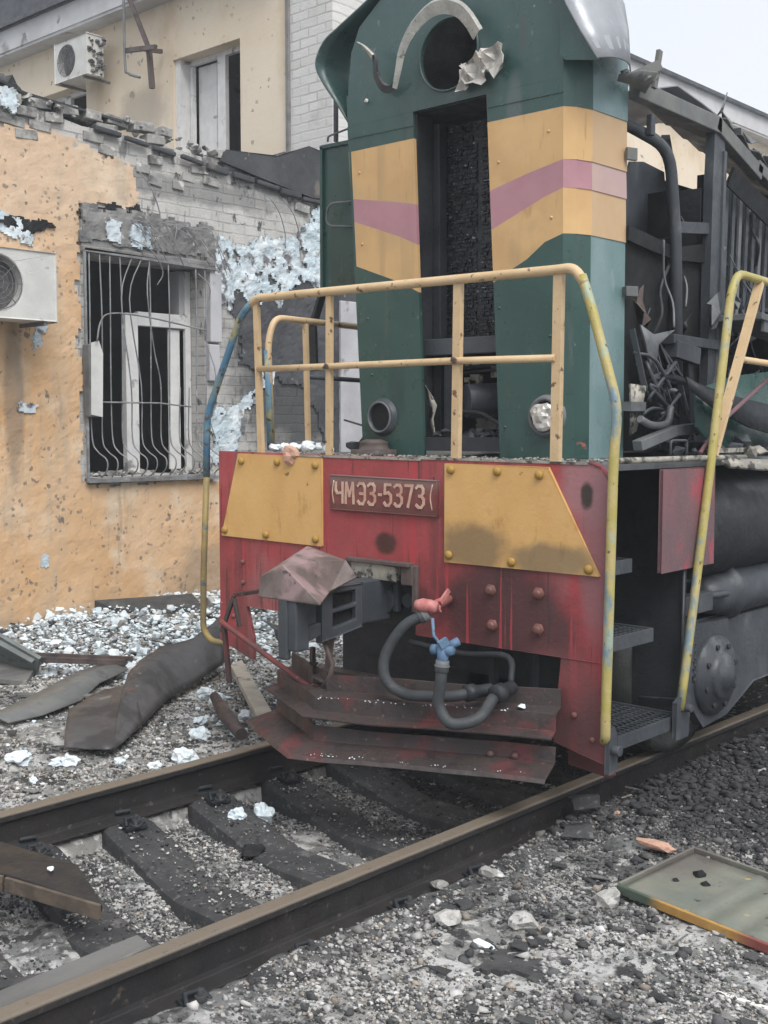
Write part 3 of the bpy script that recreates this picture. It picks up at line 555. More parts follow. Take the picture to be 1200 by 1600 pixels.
ragged([(.98,4.2), (1.14,4.18), (1.16,4.34), (1.0,4.38)], FX(AX+.03), .015, .03, .03, .012, 1.7, mb); ragged([(1.10,1.75), (1.27,1.74), (1.3,1.80), (1.12,1.82)], FX(AX+.02), .012, .02, .02, .008, 5.7, mb); ragged([(1.28,.43), (1.36,.42), (1.38,.52), (1.31,.53)], FX(AX+.018), .01, .014, .02, .01, 7.7, mb)
split(mb, 'exposed_foam_patch', 'foam', an)
mb = MB(); ragged([(.92,3.32), (1.35,3.34), (1.5,3.26), (1.2,3.22), (1.0,3.28)], FX(AX+.03), .015, .008, .05, .01, 1.9, mb); ragged([(1.72,3.5), (1.9,3.52), (2.35,3.6), (2.4,3.52), (2.1,3.46), (1.75,3.42)], FX(AX+.03), .02, .008, .05, .012, 2.9, mb)
mb.build('scorched_crack', 'black', an)
mb = MB().box(AX-.01, AX+.06, 3.15, 3.29, 2.42, 3.08); mb.box(AX-.01, AX+.05, 3.14, 3.27, 2.05, 2.40); mb.build('white_pier', 'reveal', an, bevel=.01)
mb = MB().box(AX, AX+.05, 4.93, 5.30, 1.3, 2.95); mb.build('pale_wall_panel', 'reveal', an, bevel=.01)
# window inside
wf = MB(); X = AX-.22
wf.box(X-.05, X+.02, 1.80, 1.86, 1.19, 3.1); wf.box(X-.05, X+.02, 2.36, 2.50, 1.19, 2.66); wf.box(X-.05, X+.02, 2.50, 3.05, 2.55, 2.68); wf.box(X-.05, X+.02, 3.05, 3.115, 1.19, 3.1)
f = wf.build('window_frame', 'pvc', an, bevel=.006)
wf = MB(); wf.box(X-.03, X-.01, 2.87, 3.045, 1.21, 2.54); wf.build('tilted_sash', 'pvc', an)
MB().box(AX-.37, AX-.23, 3.0, 3.11, 1.19, 3.1).build('window_reveal', 'reveal', an)
MB().box(AX-.36, AX+.06, 1.76, 3.2, 1.12, 1.165).build('window_sill', 'conc', an, bevel=.01)
mb = MB()
for i in range(60): mb.rock((AX+random.uniform(-.3, .03), random.uniform(1.85, 3.1), 1.19), random.uniform(.015, .055), 0, 500+i)
mb.build('sill_rubble', 'brickloose', an)
# bars: a thing of the wall, each bar a sub-part
gr = bpy.data.objects.new('window_grille', None); C.objects.link(gr); gr.parent = an; gr.matrix_parent_inverse = Matrix.Translation(-V(an.location))
def sub(mbx, nm, mt, label=None):
    o = mbx.build(nm, mt, None, label=label); o.parent = gr; return o
B = AX+.07
for i in range(13):
    y = 1.80+i*.106; w = random.uniform(-.012, .012)
    if i in (4, 5): top = [(B, y+.03, 3.14), (B+.02, y-.03-.02*i, 2.75)]
    elif i == 7: top = [(B, y-.1, 3.12), (B+.12, y-.22, 2.8), (B+.05, y-.1, 2.3)]
    else: top = [(B, y, 3.14), (B+.01, y+w, 2.6)]
    pts = smooth_path(top+[(B, y+w, 2.0), (B, y, 1.52), (B+.05, y+.02, 1.40), (B+.14, y+.05, 1.33), (B+.13, y+.06, 1.24), (B+.03, y+.07, 1.17)], 4)
    if i in (9, 10): pts = smooth_path([(B+.02, y, 1.98), (B, y, 1.52), (B+.05, y+.02, 1.40), (B+.14, y+.05, 1.33), (B+.13, y+.06, 1.24), (B+.03, y+.07, 1.17)], 4)
    sub(MB().tube(pts, .0065, 6), 'bar', 'bar')
sub(MB().tube(smooth_path([(B+.1,1.80,2.35), (B+.1,1.84,2.52), (B+.1,1.95,2.60), (B+.06,2.35,2.60), (B+.04,3.05,2.52)], 4), .008, 6), 'cross_bar', 'bar')
sub(MB().tube([(B+.01,1.86,1.83), (B+.03,2.5,1.83), (B+.05,2.85,1.80)], .008, 6), 'cross_bar', 'bar')
sub(MB().bar((B,1.75,3.14), (B,3.2,3.11), .03, .03).bar((B,1.76,1.14), (B,3.22,1.13), .03, .03).bar((B,1.755,3.14), (B,1.755,1.13), .02, .02), 'grille_frame', 'bar')
mb = MB()
for i in range(15):
    y = random.uniform(2.2, 3.0); mb.tube(smooth_path([(AX+.06, y, 3.46), (AX+.12, y+random.uniform(0,.2), 3.38+random.uniform(-.05,.1)), (AX+.13, y+random.uniform(.1,.4), 3.2+random.uniform(-.15,.15))], 3), .004, 5)
for y in (2.35, 3.9, 4.1): mb.tube(smooth_path([(AX+.05, y, 3.9), (AX+.1, y+.1, 3.75), (AX+.06, y+.22, 3.55), (AX+.08, y+.2, 3.4)], 3), .006, 5)
mb.tube(smooth_path([(AX+.06,3.0,3.05), (AX+.12,3.1,2.9), (AX+.05,3.08,2.5), (AX+.14,3.14,2.1), (AX+.06,3.1,1.8), (AX+.1,3.16,1.5)], 4), .006, 5)
mb.tube(smooth_path([(AX+.06,2.2,3.3), (AX+.14,2.4,3.2), (AX+.12,2.55,3.02), (AX+.1,2.5,2.9)], 4), .006, 5)
split(mb, 'dangling_wire', 'bar', an)

bx = thing('junction_box', (AX+.05, 1.83, 1.7), 'narrow grey metal box on the wall by the left edge of the barred window', 'electrical box')
MB().box(AX+.03, AX+.13, 1.74, 1.87, 1.70, 2.33).build('box_body', 'sootl', bx, bevel=.012)
MB().plate([(1.75,1.72), (1.865,1.70), (1.88,2.25), (1.84,2.36), (1.76,2.34)], FX(AX+.134), .006).build('bent_cover', 'ac', bx)

def air_con(loc, rot, label, broken):
    t = thing('air_conditioner', loc, label, 'air conditioner', 'outdoor air-conditioner units on the walls')
    # local frame: front at -y, width along x
    T = Matrix.Translation(loc) @ Matrix.Rotation(rot, 4, 'Z')
    def part(mb, nm, mt, bev=0, par=t):
        mb.v = [tuple(T @ V(p)) for p in mb.v]; o = mb.build(nm, mt, None, bevel=bev)
        if par is t: o.parent = t; o.matrix_parent_inverse = Matrix.Translation(-V(loc))
        else: o.parent = par
        return o
    mb = MB(); mb.plate([(-.4,0), (.4,0), (.4,.55), (-.4,.55)], FY(-.28), .26, 0, [circ(-.12,.275,.22)])
    b = part(mb, 'casing', 'ac', .012)
    part(MB().cyl((-.12,-.17,.275), (-.12,-.10,.275), .222, 28), 'fan_recess', 'acd')
    g = MB()
    for r in (.05, .09, .13, .17, .21): g.tube([(-.12+r*cos(a*pi/12), -.285, .275+r*sin(a*pi/12)) for a in range(24)], .004, 5, closed=True)
    for a in range(8): g.bar((-.12,-.285,.275), (-.12+.215*cos(a*pi/4), -.285, .275+.215*sin(a*pi/4)), .006, .006)
    part(g, 'fan_grille', 'acd')
    part(MB().bar((-.3,-.28,-.02), (-.3,.16,-.02), .03, .03).bar((.3,-.28,-.02), (.3,.16,-.02), .03, .03), 'bracket', 'acd')
    if broken:
        g = MB()
        for i in range(34): g.rock((.405, random.uniform(-.25,.0), random.uniform(.03,.52)), random.uniform(.02,.06), 0, i+40)
        part(g, 'torn_side', 'acd')
    return t
air_con((-11.0, 5.80, 6.50), 0, 'white air conditioner with a torn black side, high on the beige wall', True)
air_con((AX+.12, .86, 2.47), R(90), 'white air conditioner on the orange wall at the left edge of the picture', False)

# ---------------------------------------------------------------- main building behind
mbg = thing('two_storey_building', (-9, 6, 0), 'taller beige two-storey building behind the annex with shell holes and an open window', 'building')
hw = [[(-9.30,5.06), (-7.93,5.06), (-7.93,6.52), (-9.30,6.52)], [(-12.9,5.0), (-11.35,5.0), (-11.35,6.62), (-12.9,6.62)]]
MB().plate([(-24,-.3), (-7.03,-.3), (-7.03,7.3), (-24,7.3)], FY(6), .35, 0, hw).build('wall', 'facade', mbg)
MB().box(-7.38, -7.03, 6.351, 40, -.3, 7.3).build('side_wall', 'facade', mbg)
MB().box(-7.03, -6.28, 6.0, 6.9, -.3, 9.5).build('brick_stair_tower', 'brickb', mbg)
MB().box(-7.05, -7.0, 5.96, 6.0, 4.2, 7.3).build('downpipe', 'conc', mbg)
mb = MB().box(-24, -6.95, 5.72, 6.0, 7.30, 7.34).box(-24, -7.04, 5.70, 5.74, 7.34, 7.66); mb.box(-7.03, -6.75, 6.9, 40, 7.30, 7.34); mb.box(-6.77, -6.73, 6.9, 40, 7.34, 7.66); mb.build('fascia', 'fascia', mbg)
mb = MB(); n = 150
for i in range(n):
    x0 = -24+i*.115
    mb.hexa([(x0,5.60,7.66), (x0+.115,5.60,7.66), (x0+.115,9.5,9.2), (x0,9.5,9.2), (x0+.02,5.60,7.72), (x0+.095,5.60,7.72), (x0+.095,9.5,9.26), (x0+.02,9.5,9.26)])
mb.plate([(-24,7.66), (-7.04,7.66), (-7.04,7.68), (-10.5,7.78), (-13,8.2), (-24,9.3)], FY(5.66), .05)
mb.hexa([(-6.65,6.9,7.66), (-6.65,40,7.66), (-9.5,40,8.8), (-9.5,6.9,8.8), (-6.65,6.9,7.72), (-6.65,40,7.72), (-9.5,40,8.86), (-9.5,6.9,8.86)])
mb.build('roof', 'roof', mbg)
for k, (a, b, c, d) in enumerate([(-9.30,-7.93,5.06,6.52), (-12.9,-11.35,5.0,6.62)]):
    w = MB(); w.box(a+.001, a+.10, 6.04, 6.30, c, d-.001); w.box(a+.68, a+.84, 6.20, 6.26, c, d); w.box(b-.05, b-.001, 6.20, 6.26, c, d)
    w.box(a+.10, a+.68, 6.20, 6.26, d-.06, d); w.box(a+.84, b-.05, 6.20, 6.26, d-.06, d); w.box(a+.11, a+.16, 6.20, 6.26, c, d-.07)
    o = w.build('window', 'pvc', mbg); 
    g = MB().box(a+.17, a+.55, 6.30, 6.32, c, d-.07).build('open_sash', 'pvc', None); g.parent = o
MB().box(-24, -7.4, 9.0, 9.1, 0, 7.2).build('interior_wall', 'room', mbg)
MB().box(-23, -7.4, 6.36, 8.9, 3.9, 4.0).box(-23, -7.4, 6.36, 8.9, 7.0, 7.1).build('floor_slab', 'room', mbg)
split(MB().box(-10.6, -10.5, 6.36, 8.9, 4.01, 6.99).box(-7.7, -7.6, 6.36, 8.9, 4.01, 6.99), 'partition_wall', 'reveal', mbg)
w = MB().box(-7.03, -6.98, 6.95, 7.5, 5.0, 5.9); w.build('window', 'pvc', mbg)
for yy in (12.0, 16, 20, 24): MB().box(-7.03, -6.99, yy, yy+1.2, 4.3, 5.6).build('window', 'pvc', mbg)
hk = thing('bent_steel_bracket', (-9.6, 5.9, 6.4), 'bent rusty steel bracket sticking out of the beige wall beside the upper window', 'bracket')
MB().bar((-9.83,5.62,7.5), (-9.42,5.70,6.62), .05, .05).bar((-9.80,5.6,6.66), (-9.22,5.66,6.60), .05, .06).bar((-9.48,5.95,6.66), (-9.48,5.6,6.62), .05, .05).build('arm', 'burnt', hk)
MB().tube(smooth_path([(-9.84,5.6,7.55), (-9.80,5.58,6.5), (-9.74,5.58,6.35), (-9.5,5.6,6.25)], 4), .018, 8).build('bent_rod', 'sootl', hk)
MB().bar((-9.45,5.72,6.62), (-9.42,5.74,6.12), .06, .06).build('hanging_stub', 'burnt', hk)

# ---------------------------------------------------------------- locomotive
lo = thing('diesel_locomotive', (0, 1, 0), 'burnt-out shunting locomotive with red front plate and green hood striped ochre and mauve', 'locomotive')
P = lambda mbx, nm, mt, bev=0, par=lo, label=None: mbx.build(nm, mt, par, bev, label)
# front plate
hn = [(1.25,.655), (1.262,1.34), (1.25,1.40), (1.215,1.45), (1.15,1.47)]
fp = P(MB().plate([(-1.19,.665), (-.36,.665), (-.36,.90), (-.21,.965), (.205,.968), (.228,.93), (.222,.655)]+hn+[(-1.19,1.487)], FY(0), .022), 'front_plate', 'red', .003)
P(MB().plate([(.995,.29), (1.25,.235), (1.25,.650), (1.03,.650)], FY(.002), .02).plate([(1.02,.18),(1.22,.16),(1.22,.24),(1.02,.285)], FY(.08), .05), 'right_lower_plate', 'red', .003)
P(MB().plate([(-1.19,.46), (-.925,.38), (-.925,.50), (-.975,.660), (-1.19,.660)], FY(-.002), .02), 'left_lower_plate', 'red', .003)
mb = MB(); mb.plate([(-1.20,.02), (1.20,.02), (1.20,3.2), (-1.20,3.2)], FZ(1.44), .028); P(mb, 'walkway_deck', 'sootl')
P(MB().tube([(1.253,.01,.66), (1.266,.01,1.34), (1.25,.01,1.41), (1.21,.01,1.46), (1.15,.01,1.478)], .010, 8).tube([(1.252,.01,.24), (1.254,.01,.66)], .009, 8), 'plate_edge_bead', 'pinkpanel')
mb = MB()
for x, y, w, h in ((-.2,-.004,.9,.012), (.7,-.004,.9,.010)): mb.bar((x-w/2,.02,1.478), (x+w/2,.02,1.472), .05, h)
for i in range(420):
    x = random.uniform(-1.15, 1.18); mb.rock((x, random.uniform(.0,.35), 1.478), random.uniform(.004,.012), 0, i)
P(mb, 'deck_litter', 'dull')
# yellow plates
def ybolts(par, pts):
    for x, z in pts:
        o = MB().lathe((x,-.014,z), (0,-1,0), [(0,.020),(.010,.020),(.016,.010),(.017,0)], 10).build('bolt', 'ybolt', par)
y1 = P(MB().plate([(-1.16,1.035), (-.392,1.028), (-.392,1.466), (-1.02,1.478)], FY(-.012), .012), 'yellow_plate', 'ypanel', .002)
ybolts(y1, [(-.99,1.44), (-.71,1.44), (-.43,1.43), (-.43,1.06), (-.80,1.06), (-1.13,1.065)])
y2 = P(MB().plate([(.402,1.012), (1.215,1.015), (.962,1.452), (.402,1.456)], FY(-.012), .012), 'yellow_plate', 'ypanel', .002, label='right yellow plate with grey grime along its lower edge')
ybolts(y2, [(.44,1.43), (.70,1.43), (.92,1.42), (.43,1.045), (.78,1.04), (1.17,1.04)])
mb = MB()
for z in (1.055,1.085): mb.tube([(.42,-.02,z), (.44,-.045,z)], .008, 6)
# number plate with its own raised lettering
npl = P(MB().plate([(-.325,1.215), (.36,1.212), (.36,1.378), (-.325,1.386)], FY(-.016), .016).tube([(-.323,-.016,1.217), (.358,-.016,1.214), (.358,-.016,1.376), (-.323,-.016,1.384)], .0045, 6, closed=True), 'number_plate', 'plateno', .002)
GL = {'Ч': [[(0,1),(0,.62),(.15,.47),(.75,.50)], [(.75,1),(.75,0)]], 'М': [[(0,0),(.08,1),(.42,.35),(.78,1),(.86,0)]],
      'Э': [[(0,.88),(.2,1),(.55,1),(.74,.8),(.74,.2),(.55,0),(.2,0),(0,.12)], [(.22,.5),(.74,.5)]],
      'З': [[(0,.9),(.2,1),(.5,1),(.68,.85),(.68,.68),(.5,.53),(.28,.53)], [(.5,.53),(.72,.38),(.72,.16),(.5,0),(.2,0),(0,.1)]],
      '-': [[(.05,.5),(.28,.5)]], '5': [[(.66,1),(.12,1),(.06,.56),(.42,.62),(.7,.48),(.7,.16),(.5,0),(.2,0),(.02,.12)]],
      '3': [[(0,.9),(.2,1),(.5,1),(.68,.85),(.68,.68),(.5,.53),(.28,.53)], [(.5,.53),(.72,.38),(.72,.16),(.5,0),(.2,0),(0,.1)]],
      '7': [[(0,1),(.7,1),(.26,0)]]}
def ribbon(mb, pts, w, y, d):   # flat raised stroke
    for (a, b) in zip(pts[:-1], pts[1:]):
        dx, dz = b[0]-a[0], b[1]-a[1]; L = math.hypot(dx, dz) or 1; ex, ez = dx/L*w*.35, dz/L*w*.35; nx, nz_ = -dz/L*w/2, dx/L*w/2
        q = [(a[0]-ex+nx, a[1]-ez+nz_), (b[0]+ex+nx, b[1]+ez+nz_), (b[0]+ex-nx, b[1]+ez-nz_), (a[0]-ex-nx, a[1]-ez-nz_)]
        y2 = y-random.uniform(0, .0006); mb.plate(q, FY(y2), -d)
mb = MB(); x = -.283; H = .098
for ch in 'ЧМЭЗ-5373':
    wd = {'М': .083, '-': .036}.get(ch, .067)
    for st in GL[ch]:
        ribbon(mb, [(x+px*.062, 1.252+pz*H+(x*.0)) for px, pz in st], .0135, -.0165, .004)
    x += wd
mb.tube(smooth_path([(-.297,-.018,1.36), (-.307,-.018,1.30), (-.297,-.018,1.245)], 4), .0035, 6); mb.tube(smooth_path([(.335,-.018,1.36), (.322,-.018,1.30), (.333,-.018,1.24)], 4), .0035, 6)
mb.build('raised_number', 'letter', npl)
# bolts on the plate
for x, z in ((.66,.905), (.915,.915), (.67,.75), (.915,.76)):
    MB().lathe((x,0,z), (0,-1,0), [(0,.028),(.012,.028),(.012,.022),(.026,.020),(.030,.012),(.030,0)], 6).build('bolt', 'bolt', fp)
for x, z in ((-1.0,.90), (-1.0,.79), (-1.08,.60), (1.10,.42), (1.19,.33), (1.235,.46)):
    MB().lathe((x,0,z), (0,-1,0), [(0,.013),(.010,.013),(.014,.006),(.014,0)], 8).build('bolt', 'bolt', fp)
# coupler pocket
P(MB().plate([(-.21,.905), (.12,.90), (.12,.965), (-.19,.975)], FY(-.03), .03), 'scorched_pocket_plate', 'dull', .004)
P(MB().bar((-.2,-.02,.982), (.21,-.02,.980), .05, .02).bar((.15,-.012,.93), (.22,-.012,.93), .03, .09).bar((.226,-.01,.98), (.226,-.01,.76), .03, .022), 'pocket_rim', 'burnt', .004)
P(MB().box(-.55,.55,.30,.34,.30,1.4).box(.225,.25,.03,.30,.66,.95).box(-.38,-.36,.03,.3,.66,.95).box(-.36,.225,.03,.3,.955,.965).box(-.36,.22,.10,.12,.66,.76), 'pocket_interior', 'char')
P(MB().bar((.06,.05,.95), (.06,.05,.74), .03, .03).cyl((.0,.02,.79), (0,.12,.79), .06, 16).cyl((.13,.04,.80), (.13,.12,.80), .035, 12), 'draft_gear', 'soot', .004)
# coupler head
ch = P(MB().box(-.10,.02,-.50,.05,.70,.90).box(.045,.10,-.71,-.68,.62,.90).box(.075,.15,-.70,-.62,.66,.88), 'coupler', 'soot', .008)
mb = MB().plate([(-.46,.66), (-.20,.70), (-.195,.90), (-.42,.90), (-.46,.87)], FX(.03, 1), .03, 0, [[(-.385,.80),(-.235,.815),(-.235,.875),(-.385,.868)], [(-.385,.715),(-.235,.738),(-.235,.795),(-.385,.782)]])
mb.box(-.06,.03,-.58,-.46,.69,.89).hexa([(-.02,-.64,.655),(.06,-.62,.655),(.06,-.46,.69),(-.05,-.46,.69),(-.04,-.66,.73),(.06,-.62,.73),(.06,-.46,.75),(-.05,-.46,.75)])
mb.build('coupler_jaw', 'soot', ch, .006)
MB().box(-.02,.028,-.45,-.22,.70,.89).build('jaw_recess', 'black', ch)
mb = MB(); F = [(-.07,-.72,.88), (-.05,-.72,.975), (.07,-.70,1.03), (.30,-.70,.885)]   # cover: front face, top, right eave
K = [(-.13,-.36,1.075), (.10,-.34,1.025), (.175,-.35,.955), (.12,-.46,.90)]
mb = MB(); th = .012
mb.loft([[F[0], F[0]], [F[1], F[1]]], .001) if False else None
tri = lambda a, b, c: mb.add([a, b, c], [(0,1,2)])
top = [F[1], F[2], F[3], K[3], K[2], K[1], K[0], (-.38,-.45,.90), (-.36,-.60,.86)]
vs = [F[0], F[1], F[2], F[3], K[0], K[1], K[2], K[3], (-.20,-.36,.93), (-.16,-.58,.87)]
fs = [(0,3,2), (0,2,1), (2,3,7), (2,7,5,4), (7,6,5), (1,2,4), (1,4,8), (1,8,9), (0,1,9)]
mb.add(vs, fs)
cv = P(mb, 'coupler_cover', 'cover'); q = cv.modifiers.new('s', 'SOLIDIFY'); q.thickness = .012; q.offset = -1
q = cv.modifiers.new('b', 'BEVEL'); q.width = .012; q.segments = 3; q.limit_method = 'ANGLE'; q.angle_limit = R(20)
P(MB().tube([(.0,-.40,.68), (.05,-.38,.55), (.04,-.38,.50), (-.02,-.38,.42)], .012, 8).bar((.02,-.36,.66), (-.01,-.36,.42), .035, .012), 'uncoupling_lever', 'burnt')
mb = MB(); mb.tube([(-.93,-.22,.62), (-.86,-.24,.605), (-.40,-.30,.475), (-.08,-.36,.40)], .014, 10); mb.tube([(-.08+.028*cos(a), -.36+.01*cos(a), .40+.034*sin(a)) for a in [k*pi/6 for k in range(12)]], .008, 6, closed=True)
P(mb, 'uncoupling_rod', 'redrod')
P(MB().bar((-.84,-.20,.76), (-.92,-.22,.56), .02, .02).bar((-.90,-.22,.60), (-.86,-.22,.30), .028, .02).bar((-.84,-.20,.76), (-.84,.0,.76), .02, .02).bar((-.84,-.2,.74), (-.80,-.2,.60), .02,.02), 'rod_hanger', 'redlow', .003)
P(MB().rock((-.05,-.35,.46), .045, 0, 3).rock((-.12,-.34,.52), .03, 0, 5).bar((-.12,-.34,.6), (-.12,-.34,.42), .02, .02), 'hinge_block', 'redlow')
# brake hoses
def hose(pts, label, a, vm, handle):
    h = P(MB().tube(smooth_path(pts, 7), .0245, 14), 'air_hose', 'rubber', label=label)
    d = (V(pts[1])-V(pts[0])).normalized(); p0 = V(pts[0])
    MB().tube([p0-d*.012, p0+d*.035], .0285, 12).tube([p0+d*.008, p0+d*.016], .032, 12).build('hose_clamp', 'sootl', h)
    return h
h1 = hose([(.50,-.25,.81), (.42,-.30,.76), (.36,-.34,.66), (.345,-.36,.58), (.37,-.36,.51), (.46,-.35,.47), (.58,-.33,.475), (.68,-.30,.485), (.74,-.26,.50)], 'left hose hanging from the pink valve', 0, 0, 0)
MB().tube([(.42,.0,.84), (.47,-.14,.84), (.50,-.25,.815)], .022, 12).lathe((.55,-.24,.845), (-1,-.35,.05), [(0,0),(.0,.022),(.03,.03),(.07,.032),(.10,.022),(.11,0)], 14).rock((.52,-.20,.83), .024, 0, 8, 2).bar((.50,-.10,.90), (.50,-.16,.85), .012, .02).build('valve', 'pinkv', h1)
h2 = hose([(.77,-.47,.665), (.765,-.475,.58), (.755,-.475,.49), (.81,-.46,.42), (.885,-.38,.44), (.87,-.26,.50)], 'right hose hanging from the blue valve', 0, 0, 0)
v = MB().tube([(.77,-.465,.735), (.77,-.47,.645)], [.026,.022], 12).lathe((.715,-.47,.715), (1,.2,.05), [(0,0),(0,.022),(.03,.022),(.03,.015),(.042,.015),(.046,.027),(.08,.026),(.10,.018),(.10,0)], 14).bar((.77,-.49,.74), (.79,-.46,.76), .03, .03).tube([(.79,-.455,.735), (.815,-.42,.755)], .018, 10)
v.build('valve', 'blue', h2); MB().tube([(.745,-.465,.75), (.715,-.46,.77), (.70,-.45,.84)], .007, 8).build('valve_handle', 'blue', h2)
P(MB().tube(smooth_path([(.2,-.02,.62), (.5,.0,.60), (.78,-.04,.63), (.86,-.12,.54)], 5), .014, 10).lathe((.865,-.24,.51), (.0,1,.1), [(0,0),(0,.040),(.05,.040),(.05,.030),(.12,.030)], 12).lathe((.73,-.27,.50), (.6,1,.1), [(0,0),(0,.038),(.04,.038),(.05,.028),(.12,.028)], 12), 'pipe_union', 'char')
mb = MB()
for x0, x1 in ((.575,.60), (.80,.82)): mb.box(x0, x1, .10, .14, .34, .70)
mb.box(-.9,1.0,.9,.95,.20,.62); mb.box(-.45,.95,.24,.28,.46,.64); mb.box(.62,.95,.42,.5,.2,.64)
split(mb, 'buffer_beam_rib', 'char', lo, 0)
# V-shaped rail scraper
def vloft(prof, n=10):
    rows = []
    for s_ in range(2*n+1):
        t = s_/n-1
        if t < 0: p = V((.02+t*.50, -.44-t*.24, .012+t*.0)); nv = V((-.4,-1,0)).normalized()
        else: p = V((.02+t*1.05, -.44+t*.36, .0+t*.03)); nv = V((.34,-1,0)).normalized()
        if s_ == n: nv = V((0,-1,0))
        w = .004*noise.noise(V((p.x*4, 0, 0)))
        rows.append([(p.x+nv.x*o+0*w, p.y+nv.y*o+w, z+p.z+.01*noise.noise(V((p.x*3, z*5, 2)))) for o, z in prof])
    return MB().loft(rows, -.010, smooth=False)
P(vloft([(-.06,.495), (-.055,.415), (.02,.405), (.022,.335), (.10,.320)]), 'scraper_upper_blade', 'redlow', .002)
P(vloft([(.02,.275), (.03,.205), (.18,.172), (.185,.160)]), 'scraper_lower_blade', 'redlow', .002)
P(MB().lathe((.82,-.21,.245), (.3,-1,0), [(0,.02),(.014,.018),(.018,0)], 8).lathe((.92,-.175,.248), (.3,-1,0), [(0,.02),(.014,.018),(.018,0)], 8).box(-.5,.95,.02,.10,.36,.40), 'scraper_mount', 'redlow')
mb = MB(); 
for i in range(130):
    t = random.random(); x = .02+t*1.0; y = -.44+t*.36; k = random.choice((.16, .05)); z = (.17+.035*(1-k/.18)) if k > .1 else .40
    k += random.uniform(-.05,.02); mb.rock((x+.34*k, y-k, z+t*.03+.014 if k > .08 else z+.012+t*.03), random.uniform(.002,.006), 0, i)
mb.rock((.93,-.14,.455), .022, 0, 77); P(mb, 'scraper_litter', 'foamg'); 
P(MB().rock((.60,-.24,.40), .024, 0, 5), 'orange_crumb', 'pinkshard')
# handrails on the front
hr = lambda pts, rad, r, mt, nm='handrail', par=lo, label=None: MB().tube(round_corner(pts, rad), r, 12).build(nm, mt, par, label=label)
fr_ = hr([(-.93,0.0,2.25), (-.86,-.01,2.285), (.98,-.01,2.268), (1.08,-.01,2.270), (1.13,-.01,2.20)], .06, .0215, 'rail_y', label='cream top rail across the front')
for x, x2, r in ((-.878,-.862,.020), (-.34,-.358,.020), (.468,.448,.024), (1.0,.984,.025)):
    MB().bar((x,0,2.27), (x2,.012,1.475), r*1.7, r*1.1).build('rail_post', 'rail_y', fr_)
MB().tube([(-.86,-.005,1.920), (-.34,-.005,1.917), (.46,-.005,1.915), (.99,-.005,1.907)], .0165, 10).build('middle_rail', 'rail_y', fr_)
for x in (-.345, .463): MB().rock((x,-.022,1.917), .026, 0, int(x*10)+9).build('weld_joint', 'burnt', fr_)
P(MB().tube(round_corner([(1.115,-.01,2.235), (1.16,-.012,2.12), (1.298,-.02,1.70), (1.285,-.025,1.50), (1.268,-.03,.44), (1.262,-.02,.36), (1.24,.01,.33)], .08), .0205, 12), 'right_corner_grab_pole', 'pole')
P(MB().tube(round_corner([(-.90,-.005,2.27), (-.99,-.01,2.20), (-1.265,-.02,1.68), (-1.275,-.02,1.35)], .08), .0195, 12), 'left_corner_grab_pole', 'poleblue')
P(MB().tube(round_corner([(-1.275,-.02,1.35), (-1.31,-.02,.80), (-1.318,-.02,.50), (-1.26,-.01,.44), (-1.15,.02,.44)], .05), .0175, 12), 'left_pole_foot', 'poleyel')
lr = P(MB().tube(round_corner([(-1.2,.395,1.49), (-1.2,.37,2.10), (-1.2,.42,2.235), (-1.2,1.6,2.215)], .10), .019, 12), 'left_side_handrail', 'rail_y')
MB().tube([(-1.2,.385,1.49), (-1.205,.372,2.05)], .0215, 12).build('pole_foot', 'poleblue', lr)
MB().bar((-1.2,.66,2.215), (-1.2,.68,1.49), .03, .02).build('rail_post', 'rail_y', lr)
MB().tube([(-1.2,.68,1.91), (-1.2,1.7,1.89)], .014, 8).build('middle_rail', 'soot', lr)
rr_ = P(MB().tube(round_corner([(1.262,.60,.36), (1.262,.645,.55), (1.255,.86,1.45), (1.25,1.035,2.24), (1.25,1.10,2.335), (1.25,1.6,2.315), (1.25,3.0,2.30)], .07), .0205, 12), 'right_side_handrail', 'pole')
MB().bar((1.25,1.33,2.31), (1.25,.89,1.49), .042, .022).build('rail_post', 'rail_y', rr_)
MB().tube([(1.25,1.13,1.94), (1.25,2.6,1.90)], .016, 10).build('middle_rail', 'rail_y', rr_)
P(MB().tube([(1.2,.86,1.50), (1.2,1.10,1.66), (1.2,1.7,1.92)], .011, 8), 'bent_stay', 'pinkpanel')
P(MB().tube([(1.235,.10,1.483), (1.235,.88,1.480), (1.235,1.25,1.475)], .013, 8), 'deck_edge_tube', 'dull')
# ---- hood
def strips(mb, xl, xr, bounds, fr, mats):   # bounds: list of polylines z(x) given at xs
    n = len(xl) if isinstance(xl, list) else 2
def face_strips(xs, rows, fy, mi, t=.02):
    """painted sheet: rows of heights at the same xs, one paint between two rows"""
    mb = MB()
    for r in range(len(rows)-1):
        for i in range(len(xs[0])-1):
            a, b = rows[r], rows[r+1]
            q = [(xs[r][i], a[i]), (xs[r][i+1], a[i+1]), (xs[r+1][i+1], b[i+1]), (xs[r+1][i], b[i])]
            mb.add([fy(*p) for p in q], [(0,1,2,3)], mi[r])
    return mb
def lerp(a, b, t): return a+(b-a)*t
def el(z): return lerp(-.620, -.742, (z-1.49)/1.62)      # outer left edge leans out
def il(z): return lerp(-.205, -.282, (z-1.55)/1.68)      # door left edge
def ir(z): return lerp(.285, .192, (z-1.55)/1.68)        # door right edge
def er(z): return lerp(.655, .640, (z-1.49)/1.62)
HY = .55
def jamb(e0, e1, table):   # table: rows of heights along fractions 0..1
    xs = []; 
    for row in table:
        n = len(row); xs.append([lerp(e0(row[i]), e1(row[i]), i/(n-1)) for i in range(n)])
    return xs, table
